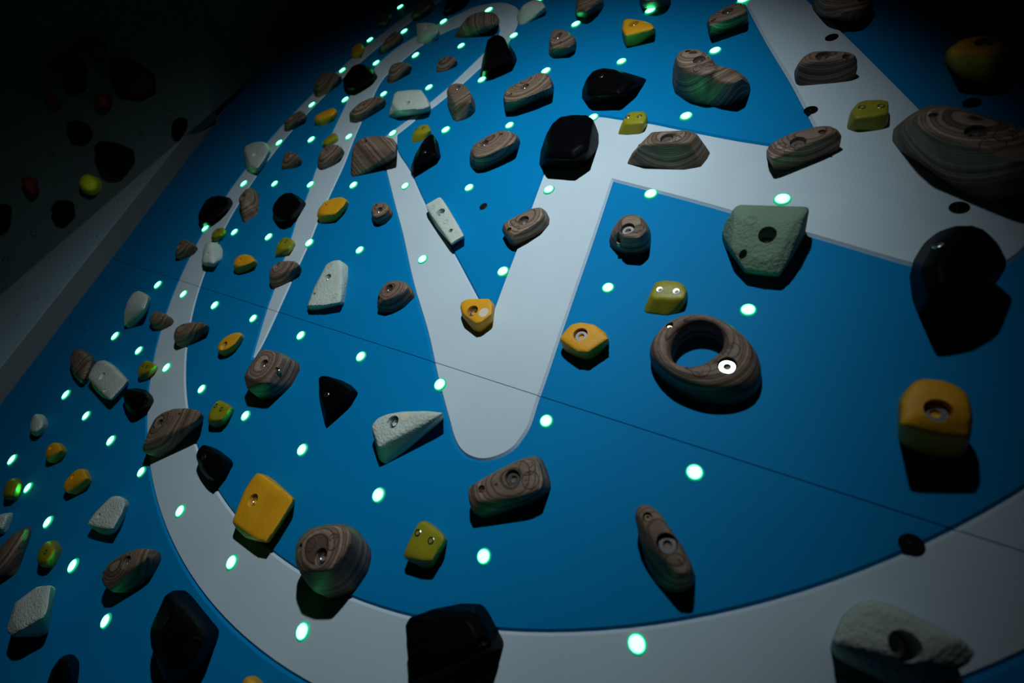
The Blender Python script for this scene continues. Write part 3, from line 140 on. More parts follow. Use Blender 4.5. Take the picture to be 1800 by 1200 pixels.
 {"m":"L","o":[1316.6,-227.6],"sm":3,"vx":2.5,"rim":[[-14,-20,22],[-15,-9,22],[-18,11,19],[-19,21,17],[-16,27,11],[-7,26,0],[13,21,0],[21,19,0],[22,11,0],[20,-10,0],[19,-22,0],[12,-26,0],[-7,-25,18],[-10,-24,22]],"top":[[-9,-15,26],[-11,12,26],[-10,22,26],[-4,27,26],[11,27,26],[31,25,26],[36,20,26],[35,4,26],[33,-8,26],[19,-14,26],[1,-16,26],[0,-6,27],[-1,10,27],[-1,16,27],[3,19,27],[12,19,27],[24,18,27],[27,15,27],[26,5,27],[25,-2,27],[17,-6,27],[6,-7,27]],"b":[[-5.3,11.0,26.7,"F",0,-7.9,0.8,99.7],[18.9,11.3,27.0,"F",0,-0.0,-0.0,100.0]],"lab":"lime yellow square hold with two dark screws below the V","lay":"z"},
 {"m":"W","o":[1401.2,-110.5],"sm":2,"vx":2.5,"rim":[[-49,-28,28],[-40,-14,28],[-21,13,22],[-5,36,12],[8,49,4],[19,49,0],[30,40,0],[41,28,0],[47,19,0],[41,4,0],[27,-13,0],[-3,-38,1],[-23,-52,15],[-32,-52,22],[-40,-42,28]],"top":[[-45,-27,34],[-36,-15,34],[-13,10,34],[7,32,34],[22,39,34],[32,36,34],[46,21,34],[49,10,34],[41,1,34],[4,-20,34],[-24,-36,34],[-35,-35,34],[-24,-16,35],[-19,-9,35],[-5,7,35],[7,20,35],[15,24,35],[21,22,35],[30,13,35],[32,7,35],[27,1,35],[5,-12,35],[-12,-21,35],[-18,-20,35]],"b":[[7.4,7.6,35.3,"B",0,0.0,0.0,100.0],[-26.2,-21.2,35.0,"S",0,-2.9,-3.8,99.9]],"lab":"pale wooden wedge-shaped hold with round stamps and arrow just below the V","lay":"z","st":[[20.7,27.6,11.0],[31.8,14.2,11.0]],"sm_":"D","ar":[[0.6,0.3],[-8.1,-7.0]]},
 {"m":"W","o":[1600.1,-104.4],"sm":6,"vx":2.5,"rim":[[-36,19,33],[-37,27,33],[-32,34,33],[-23,36,33],[-13,33,29],[1,23,14],[15,13,0],[29,-1,0],[36,-11,0],[36,-19,0],[32,-28,0],[22,-35,0],[11,-37,0],[-1,-34,0],[-14,-20,9],[-26,0,25]],"top":[[-33,21,40],[-33,27,40],[-29,32,40],[-21,33,40],[-11,30,40],[4,19,40],[19,8,40],[32,-5,40],[34,-13,40],[23,-18,40],[9,-11,40],[-7,3,40],[-24,14,40],[-20,17,41],[-20,20,41],[-17,23,41],[-13,24,41],[-7,22,41],[2,15,41],[11,8,41],[19,1,41],[20,-4,41],[13,-7,41],[5,-3,41],[-5,5,41],[-15,12,41]],"b":[[5.1,5.0,41.0,"B",7,0.0,0.0,100.0],[-21.2,22.2,40.8,"S",0,-6.5,5.4,99.6]],"lab":"elongated tapering wooden hold with a wide black bolt, lower right of the V","lay":"z","st":[[19.1,-10.5,11.0]],"sm_":"D"},
 {"m":"K","o":[1419.9,-288.4],"sm":3,"vx":2.5,"rim":[[-55,-16,43],[-53,-7,43],[-37,11,30],[-19,28,4],[4,39,0],[12,37,0],[31,27,0],[47,19,0],[50,13,0],[43,2,0],[26,-22,0],[8,-41,20],[-17,-56,43],[-39,-34,43]],"top":[[-20,-4,54],[-8,10,54],[18,26,54],[32,22,54],[41,15,54],[29,-2,54],[-2,-24,54],[-42,-12,44],[-22,11,44],[19,37,44],[40,29,44],[55,19,44],[35,-7,44],[-13,-43,44]],"b":[[44.4,18.2,50.0,"S",0,37.0,54.3,75.4]],"lab":"large black slab hold on the white ring at the bottom edge","lay":"z"},
 {"m":"G","o":[1791.8,-97.7],"sm":4,"vx":2.5,"rim":[[-36,-24,0],[-35,-11,0],[-31,10,0],[-23,24,0],[-13,32,0],[1,33,8],[17,28,32],[32,23,54],[41,17,54],[38,8,54],[28,-5,51],[21,-19,36],[9,-28,15],[-1,-30,0],[-18,-30,0],[-30,-29,0]],"top":[[-45,-21,66],[-41,2,66],[-34,15,66],[-24,22,66],[-10,23,66],[9,22,66],[29,20,66],[20,13,66],[9,-5,66],[-11,-12,66],[-22,-8,66],[-31,-10,68],[-29,4,68],[-25,12,68],[-19,16,68],[-10,16,68],[1,15,68],[13,14,68],[8,10,68],[1,-1,68],[-11,-5,68],[-18,-2,68]],"b":[[-1.6,-0.7,68.0,"B",42,0.0,-0.0,100.0]],"lab":"grey-white winged hold with a deep round hole at the bottom right","lay":"z"},
 {"m":"Y","o":[1169.1,-484.3],"sm":3,"vx":2.5,"rim":[[1,-5,24],[-4,2,20],[-12,4,11],[-16,3,1],[-4,5,0],[7,5,0],[14,-4,0],[13,-10,12]],"top":[[12,5,30],[11,9,30],[12,13,30],[14,16,30],[20,17,30],[26,17,30],[29,12,30],[23,6,30],[4,-2,25],[3,5,25],[4,11,25],[8,15,25],[17,17,25],[26,17,25],[31,10,25],[21,0,25]],"b":[],"lab":"mustard corner of a hold peeking in at the bottom edge","lay":"z"},
 {"m":"Y","o":[1797.6,118.7],"sm":5,"vx":2.5,"rim":[[-19,-19,0],[-21,-3,0],[-24,21,0],[-23,28,6],[-20,32,26],[-15,30,40],[-5,24,54],[7,21,54],[14,15,54],[17,5,54],[22,-4,45],[27,-13,26],[31,-21,3],[24,-29,0],[8,-32,0],[-8,-30,0],[-16,-25,0]],"top":[[-31,-37,66],[-33,-13,66],[-31,-4,66],[-26,8,66],[-19,13,66],[-7,16,66],[4,13,66],[10,7,66],[13,-3,66],[16,-14,63],[18,-28,53],[-5,-36,53],[-19,-34,53],[-23,-27,68],[-24,-13,68],[-22,-7,68],[-20,0,68],[-15,3,68],[-8,4,68],[-2,3,68],[2,-1,68],[4,-7,68],[5,-13,66],[7,-22,60],[-7,-26,60],[-16,-25,60]],"b":[[-7.0,-14.9,68.0,"B",4,0.0,-0.0,100.0]],"lab":"large dim mustard hold with a ringed bolt at the right on blue","lay":"z"},
 {"m":"Y","o":[1198.6,127.0],"sm":2,"vx":2.5,"rim":[[-30,-1,22],[-31,8,22],[-24,15,22],[9,32,8],[16,29,0],[26,5,0],[30,-8,0],[20,-32,0],[7,-31,0],[-22,-15,13]],"top":[[-25,-2,26],[-25,6,26],[-18,11,26],[24,21,26],[36,13,26],[45,-5,26],[33,-24,26],[24,-28,26],[-9,-17,26],[-10,-3,27],[-10,2,27],[-6,5,27],[19,11,27],[26,7,27],[32,-5,27],[25,-16,27],[19,-19,27],[0,-12,27]],"b":[[5.2,-7.4,27.0,"B",0,-0.0,-0.0,100.0]],"lab":"bright mustard faceted hold at the inner point of the V","lay":"z","st":[[29.1,-5.9,9.0]],"sm_":"P"},
 {"m":"Y","o":[1407.9,120.2],"sm":3,"vx":2.5,"rim":[[-32,-12,21],[-28,-2,24],[-23,14,24],[-10,21,24],[9,26,16],[24,25,0],[32,14,0],[26,0,0],[21,-18,0],[11,-24,0],[-5,-24,0],[-26,-20,8]],"top":[[-25,-15,29],[-23,-5,29],[-18,10,29],[-6,17,29],[16,18,29],[36,8,29],[43,2,29],[32,-11,29],[23,-26,29],[8,-28,29],[-14,-20,29],[-11,-11,30],[-10,-6,30],[-8,3,30],[0,7,30],[13,8,30],[25,3,30],[29,-1,30],[23,-9,30],[17,-18,30],[8,-19,30],[-5,-14,30]],"b":[[1.5,-1.2,30.0,"B",0,0.0,0.0,100.0]],"lab":"bright mustard fan-shaped hold with a ringed bolt right of the V","lay":"z"},
 {"m":"G","o":[1179.8,-106.9],"sm":3,"vx":2.5,"rim":[[-40,-16,28],[-42,-9,28],[-39,3,28],[-27,15,25],[-14,28,14],[18,45,0],[44,50,0],[52,45,0],[45,27,0],[27,-4,0],[9,-37,0],[-1,-55,1],[-10,-53,9],[-21,-38,18]],"top":[[-33,-14,34],[-33,-4,34],[-17,13,34],[6,24,34],[49,41,34],[79,48,34],[49,33,34],[21,14,34],[4,-9,34],[-1,-35,34],[-13,-4,35],[-13,2,35],[-3,12,35],[10,19,35],[36,29,35],[54,34,35],[36,24,35],[19,13,35],[9,-1,35],[5,-16,35]],"b":[[0.3,5.9,35.3,"B",0,0.0,0.0,100.0]],"lab":"white fin-shaped hold with glowing green underside left of the V","lay":"z","st":[[18.2,21.7,8.0]],"sm_":"P"},
 {"m":"K","o":[994.9,-93.1],"sm":2,"vx":2.5,"rim":[[-48,10,22],[-44,17,22],[-30,20,21],[-8,25,6],[17,24,0],[36,19,0],[40,15,0],[38,2,0],[25,-28,0],[11,-57,0],[-7,-37,7],[-28,-9,20]],"top":[[-14,4,27],[-12,8,27],[-5,9,27],[15,10,27],[31,10,27],[41,8,27],[43,6,27],[42,-1,27],[36,-16,27],[28,-30,27],[15,-20,27],[-3,-5,27],[-36,8,22],[-33,13,22],[-21,16,22],[11,17,22],[35,16,22],[51,13,22],[54,11,22],[53,0,22],[42,-24,22],[31,-46,22],[10,-30,22],[-19,-7,22]],"b":[[5.5,-11.1,27.0,"F",0,-0.0,-0.0,100.0]],"lab":"black triangular hold alone on blue below the seam","lay":"z"},
 {"m":"L","o":[1498.6,214.7],"sm":4,"vx":2.5,"rim":[[-27,-20,0],[-25,-8,5],[-22,7,14],[-20,20,17],[-11,25,17],[9,27,17],[20,25,13],[26,19,6],[26,6,0],[23,-13,0],[20,-17,0],[8,-23,0],[-8,-24,0],[-21,-25,0]],"top":[[-18,-5,20],[-17,15,20],[-8,21,20],[11,22,20],[21,18,20],[28,9,20],[29,-2,20],[13,-7,20],[-11,-10,20],[-8,-1,21],[-8,12,21],[-2,15,21],[9,16,21],[15,13,21],[19,8,21],[20,1,21],[10,-2,21],[-4,-4,21]],"b":[[-7.6,5.4,21.0,"F",0,-0.0,-0.0,100.0],[15.4,6.5,21.0,"F",0,-0.0,-0.0,100.0]],"lab":"olive lime hold with two white screw eyes just above the wooden ring","lay":"z","st":[[3.9,7.4,6.5]],"sm_":"L"},
 {"m":"W","o":[989.8,121.1],"sm":7,"vx":2.5,"rim":[[-22,-29,18],[-21,-15,27],[-25,5,28],[-20,20,28],[-7,27,27],[2,38,11],[13,36,0],[31,23,0],[40,14,0],[31,-12,0],[11,-30,0],[-13,-38,0],[-22,-38,8]],"top":[[-6,-16,34],[-11,1,34],[-7,15,34],[7,21,34],[30,22,34],[48,15,34],[42,0,34],[28,-13,34],[11,-23,34],[4,-9,35],[1,1,35],[4,9,35],[12,13,35],[26,14,35],[37,9,35],[33,0,35],[25,-8,35],[15,-14,35]],"b":[[4.2,1.8,35.3,"B",0,-0.0,-0.0,100.0],[-14.3,-19.6,27.8,"S",0,-42.4,-43.7,79.3]],"lab":"snail-like wooden hold with contour rings at the left edge of the V","lay":"z"},
 {"m":"W","o":[-21.5,-309.6],"sm":5,"vx":4.5,"rim":[[-41,-11,24],[-76,9,24],[-67,30,24],[-56,34,10],[-22,32,0],[29,24,0],[65,-6,0],[83,-34,0],[69,-42,0],[15,-36,11]],"top":[[13,-3,30],[-4,7,30],[1,17,30],[27,21,30],[58,22,30],[84,18,30],[102,3,30],[112,-11,30],[104,-15,30],[59,-13,30],[-24,-8,25],[-51,7,25],[-43,23,25],[-2,29,25],[47,30,25],[88,25,25],[116,2,25],[131,-21,25],[119,-27,25],[49,-24,25]],"b":[],"lab":"dark wooden hold half hidden behind a white slab at the far left","lay":"z"},
 {"m":"G","o":[167.0,-302.6],"sm":2,"vx":4.5,"rim":[[-45,-20,24],[-71,7,24],[-79,26,20],[-70,36,13],[-41,35,4],[86,24,0],[90,3,0],[85,-34,0],[45,-41,0],[1,-35,12]],"top":[[-32,-16,29],[-49,8,29],[-47,28,29],[-23,38,29],[32,39,29],[168,32,29],[170,12,29],[162,-25,29],[59,-20,29],[5,-5,30],[-5,9,30],[-3,21,30],[11,27,30],[43,28,30],[126,24,30],[127,12,30],[122,-11,30],[59,-7,30]],"b":[[36.4,5.5,30.0,"B",0,0.0,0.0,100.0],[102.2,-16.4,29.5,"S",0,-0.4,-7.5,99.7]],"lab":"white slab hold with two holes at the far left, on dark blue","lay":"z"},
 {"m":"G","o":[23.0,-488.7],"sm":6,"vx":4.5,"rim":[[18,-11,24],[-8,1,24],[-27,18,22],[-49,19,6],[-14,16,0],[16,10,0],[26,-4,0],[15,-26,0],[24,-24,12]],"top":[[43,2,30],[31,8,30],[24,16,30],[38,22,30],[63,23,30],[78,19,30],[83,12,30],[77,2,30],[64,-1,30],[22,-7,25],[3,2,25],[-8,16,25],[14,25,25],[53,26,25],[77,21,25],[85,10,25],[75,-6,25],[55,-11,25]],"b":[],"lab":"small dim grey hold near the left edge","lay":"z"},
 {"m":"Y","o":[219.6,-497.1],"sm":4,"vx":4.5,"rim":[[13,-12,24],[-13,4,24],[-29,14,15],[-40,15,0],[-6,14,0],[22,10,0],[17,-3,0],[14,-20,5],[22,-21,15]],"top":[[13,1,29],[6,11,29],[19,23,29],[44,30,29],[81,29,29],[64,14,29],[40,-1,29],[26,7,30],[22,13,30],[29,20,30],[44,25,30],[67,24,30],[56,15,30],[42,6,30]],"b":[[22.8,11.8,30.0,"S",0,-0.0,-0.0,100.0]],"lab":"dim small mustard hold near the left edge, upper of two","lay":"z"},
 {"m":"Y","o":[407.9,-495.6],"sm":3,"vx":3.2,"rim":[[0,-19,24],[-7,-3,24],[-26,9,14],[-36,15,4],[-27,19,0],[6,15,0],[27,11,0],[22,-2,0],[17,-22,4],[24,-24,21]],"top":[[11,-12,29],[9,2,29],[14,19,29],[28,30,29],[43,35,29],[80,30,29],[60,16,29],[30,-2,29],[22,0,30],[21,8,30],[24,18,30],[33,24,30],[42,28,30],[64,25,30],[52,16,30],[34,5,30]],"b":[[22.6,10.0,30.0,"S",0,-0.0,-0.0,100.0]],"lab":"dim mustard wedge hold near the left edge, lower of two","lay":"z"},
 {"m":"L","o":[163.3,-613.7],"sm":5,"vx":4.5,"rim":[[26,-11,24],[-8,4,24],[-33,12,13],[-42,14,0],[-5,14,0],[12,4,0],[14,-19,0],[36,-17,18]],"top":[[45,4,30],[28,12,30],[30,20,30],[44,26,30],[62,27,30],[71,22,30],[71,11,30],[58,4,30],[28,-6,25],[2,6,25],[6,18,25],[27,29,25],[55,29,25],[69,21,25],[70,4,25],[50,-7,25]],"b":[],"lab":"very dim olive hold at the left frame edge","lay":"z"},
 {"m":"G","o":[605.8,-488.2],"sm":2,"vx":3.2,"rim":[[-11,-31,24],[-15,-11,24],[-27,5,15],[-38,20,6],[-30,27,0],[-4,30,0],[13,27,0],[27,10,0],[37,-16,0],[30,-30,4],[19,-30,17]],"top":[[0,-25,29],[-1,-7,29],[4,14,29],[14,33,29],[29,43,29],[53,47,29],[68,44,29],[80,28,29],[87,2,29],[38,-14,29],[17,-8,30],[17,3,30],[20,15,30],[25,27,30],[34,33,30],[49,35,30],[58,34,30],[65,24,30],[69,8,30],[39,-2,30]],"b":[[16.2,-2.3,30.0,"S",0,-5.2,-0.0,99.9]],"lab":"pale thumb-shaped textured hold at the lower left on dark blue","lay":"z"},
 {"m":"W","o":[371.4,-666.2],"sm":3,"vx":4.5,"rim":[[7,-26,28],[-14,-5,25],[-49,7,8],[-38,31,0],[-26,38,0],[0,22,0],[19,-5,0],[43,-28,10],[59,-33,28]],"top":[[34,-1,35],[27,11,35],[31,25,35],[45,40,35],[50,43,35],[63,36,35],[72,23,35],[73,6,35],[60,-5,35],[12,-18,29],[2,1,29],[9,23,29],[30,47,29],[39,53,29],[59,41,29],[73,20,29],[73,-6,29],[53,-23,29]],"b":[],"lab":"green tinted striped wooden hold at the left frame edge","lay":"z"},
 {"m":"G","o":[235.5,-665.7],"sm":2,"vx":4.5,"rim":[[-16,-4,19],[-28,5,9],[-13,18,0],[5,9,0],[19,-12,0],[33,-16,15]],"top":[[16,7,24],[24,16,24],[42,27,24],[51,22,24],[58,12,24],[46,3,24],[-7,-1,20],[6,14,20],[35,31,20],[49,23,20],[59,7,20],[41,-7,20]],"b":[],"lab":"pale grey tip of a hold at the left frame edge","lay":"z"},
 {"m":"L","o":[509.3,-614.6],"sm":5,"vx":3.2,"rim":[[14,-11,24],[-5,-1,24],[-31,10,14],[-34,15,0],[3,15,0],[14,5,0],[14,-16,0],[26,-16,15]],"top":[[31,4,30],[22,9,30],[20,19,30],[33,27,30],[51,27,30],[56,22,30],[56,12,30],[46,6,30],[17,-6,25],[2,2,25],[-1,16,25],[20,29,25],[48,30,25],[56,22,25],[56,6,25],[41,-4,25]],"b":[[33.8,16.2,30.0,"F",0,-0.0,-0.0,100.0]],"lab":"dark olive hold in the lower left shadows","lay":"z"},
 {"m":"W","o":[790.3,-512.6],"sm":6,"vx":3.2,"rim":[[-17,-27,38],[-24,-19,38],[-30,-6,36],[-41,8,18],[-38,23,0],[-10,34,0],[14,40,0],[32,34,0],[39,10,0],[35,-9,0],[20,-28,7],[16,-32,28],[4,-29,38]],"top":[[-5,-8,46],[-3,7,46],[15,29,46],[42,51,46],[64,61,46],[76,54,46],[65,37,46],[42,15,46],[13,-3,46],[14,7,47],[15,16,47],[25,29,47],[41,42,47],[54,48,47],[62,44,47],[55,34,47],[41,21,47],[24,10,47]],"b":[[32.0,23.7,47.1,"B",0,-0.0,-0.0,100.0],[-15.2,-20.1,39.8,"S",0,-24.4,-24.4,93.9]],"lab":"dark shell-like wooden hold with contour lines at the lower left","lay":"z"},
 {"m":"G","o":[605.0,-676.9],"sm":3,"vx":3.2,"rim":[[29,-22,43],[11,-8,43],[-17,3,39],[-49,4,17],[-67,12,0],[-29,30,0],[-17,28,0],[13,10,0],[23,1,0],[11,-19,0],[35,-21,22],[56,-17,43]],"top":[[40,4,52],[17,18,52],[28,38,52],[42,60,52],[74,80,52],[111,60,52],[120,50,52],[103,31,52],[82,7,52],[55,20,54],[42,28,54],[48,40,54],[56,53,54],[75,65,54],[97,53,54],[103,47,54],[93,35,54],[80,21,54]],"b":[],"lab":"dim greenish white angular hold at the lower left edge","lay":"z"},
 {"m":"K","o":[1000.8,-507.5],"sm":5,"vx":2.5,"rim":[[-17,-11,48],[-26,-4,48],[-44,8,36],[-67,22,28],[-73,28,16],[-70,30,5],[-50,23,0],[-15,23,0],[20,24,0],[44,29,0],[52,18,0],[53,-4,0],[58,-25,0],[51,-45,4],[45,-42,28],[31,-35,33],[11,-23,36],[0,-18,48]],"top":[[20,9,61],[16,22,61],[16,37,61],[35,40,61],[67,41,61],[83,39,61],[85,18,61],[63,1,61],[42,7,61],[-6,-5,50],[-13,16,50],[-14,40,50],[17,44,50],[68,46,50],[93,42,50],[96,10,50],[61,-18,50],[28,-8,50]],"b":[[17.3,24.4,60.6,"F",0,0.0,0.0,100.0]],"lab":"large black hold with a nose-like bump on the lower left","lay":"z"},
 {"m":"K","o":[798.9,-675.4],"sm":5,"vx":3.2,"rim":[[17,-8,33],[-5,4,28],[-36,4,9],[-36,9,0],[-9,12,0],[11,3,0],[23,-11,0],[35,-12,20]],"top":[[35,12,41],[28,20,41],[29,29,41],[35,35,41],[48,37,41],[58,33,41],[64,26,41],[55,17,41],[20,-2,34],[9,11,34],[10,24,34],[20,35,34],[41,38,34],[56,30,34],[65,20,34],[50,5,34]],"b":[],"lab":"barely visible black hold at the bottom left corner","lay":"z"},
]
RING_HOLD = {"o":[1566.2,134.8],"secs":[[-12.0,[59.1,59.6,59.4,58.5,57.2,55.6,54.0,52.8,52.2,52.3,52.6,53.3,54.3,56.0,58.4,61.2,64.4,67.9,71.7,75.7,78.9,80.4,79.9,77.8,74.8,71.3,67.8,64.2,60.7,57.6,55.0,53.0,51.6,50.8,50.5,50.6,50.8,51.2,51.8,52.4,53.1,53.8,54.6,55.2,55.8,56.3,57.1,58.1]],[12.0,[59.1,59.6,59.4,58.5,57.2,55.6,54.0,52.8,52.2,52.3,52.6,53.3,54.3,56.0,58.4,61.2,64.4,67.9,71.7,75.7,78.9,80.4,79.9,77.8,74.8,71.3,67.8,64.2,60.7,57.6,55.0,53.0,51.6,50.8,50.5,50.6,50.8,51.2,51.8,52.4,53.1,53.8,54.6,55.2,55.8,56.3,57.1,58.1]],[22.0,[58.1,58.6,58.5,57.7,56.4,54.8,53.4,52.2,51.6,51.6,52.0,52.6,53.5,55.1,57.4,60.1,63.2,66.6,70.3,74.1,77.2,78.7,78.2,76.2,73.3,70.1,66.6,63.2,59.9,56.9,54.4,52.4,51.1,50.3,50.0,50.1,50.3,50.7,51.2,51.8,52.4,53.1,53.8,54.4,54.9,55.5,56.3,57.2]],[36.0,[52.9,53.4,53.4,52.8,51.9,50.7,49.6,48.7,48.2,48.1,48.2,48.5,49.1,50.2,51.9,54.0,56.3,59.0,62.0,65.1,67.6,68.9,68.7,67.3,65.2,62.8,60.2,57.6,55.1,52.8,50.8,49.2,48.2,47.5,47.3,47.3,47.4,47.7,48.0,48.3,48.7,49.1,49.6,50.0,50.3,50.8,51.3,52.1]],[43.0,[43.6,44.0,44.3,44.2,44.0,43.5,43.0,42.6,42.2,41.9,41.6,41.4,41.3,41.5,42.1,43.1,44.3,45.7,47.4,49.2,50.7,51.6,51.9,51.6,50.9,50.0,48.9,47.9,46.7,45.6,44.5,43.6,43.0,42.6,42.4,42.4,42.3,42.3,42.2,42.2,42.1,42.1,42.1,42.2,42.2,42.4,42.6,43.0]],[41.0,[34.3,34.7,35.2,35.7,36.0,36.3,36.5,36.5,36.2,35.7,35.0,34.2,33.4,32.8,32.3,32.1,32.2,32.5,32.8,33.3,33.8,34.4,35.1,35.9,36.6,37.1,37.7,38.1,38.3,38.3,38.2,38.0,37.9,37.7,37.6,37.4,37.2,36.9,36.5,36.0,35.5,35.0,34.6,34.4,34.1,34.0,33.9,34.0]],[32.0,[29.0,29.4,30.1,30.8,31.5,32.2,32.7,33.0,32.8,32.2,31.3,30.2,29.0,27.9,26.8,26.0,25.4,24.9,24.6,24.3,24.2,24.6,25.6,27.0,28.4,29.9,31.3,32.5,33.5,34.2,34.6,34.8,34.9,34.9,34.8,34.6,34.3,33.9,33.3,32.5,31.8,31.0,30.4,29.9,29.6,29.3,29.0,28.9]],[20.0,[28.1,28.5,29.2,30.0,30.8,31.5,32.1,32.4,32.2,31.6,30.6,29.5,28.2,27.0,25.8,24.9,24.2,23.6,23.1,22.7,22.5,22.9,23.9,25.4,27.0,28.6,30.1,31.5,32.7,33.5,34.0,34.3,34.4,34.4,34.3,34.1,33.8,33.4,32.7,31.9,31.1,30.3,29.7,29.1,28.7,28.4,28.1,28.0]],[-12.0,[28.7,29.1,29.8,30.5,31.3,32.0,32.5,32.8,32.6,32.0,31.1,29.9,28.8,27.6,26.5,25.6,25.0,24.5,24.1,23.7,23.6,24.1,25.1,26.4,28.0,29.5,30.9,32.2,33.2,34.0,34.4,34.7,34.8,34.8,34.7,34.5,34.2,33.7,33.1,32.3,31.6,30.8,30.2,29.7,29.3,29.0,28.7,28.6]]],"b":[[41.7,-19.2,43.0,"B",10,0,0,100],[-38.6,20.1,46.0,"S",0,0,0,100]],"st":[[41.0,1.0,10],[15.2,-32.1,11]]}
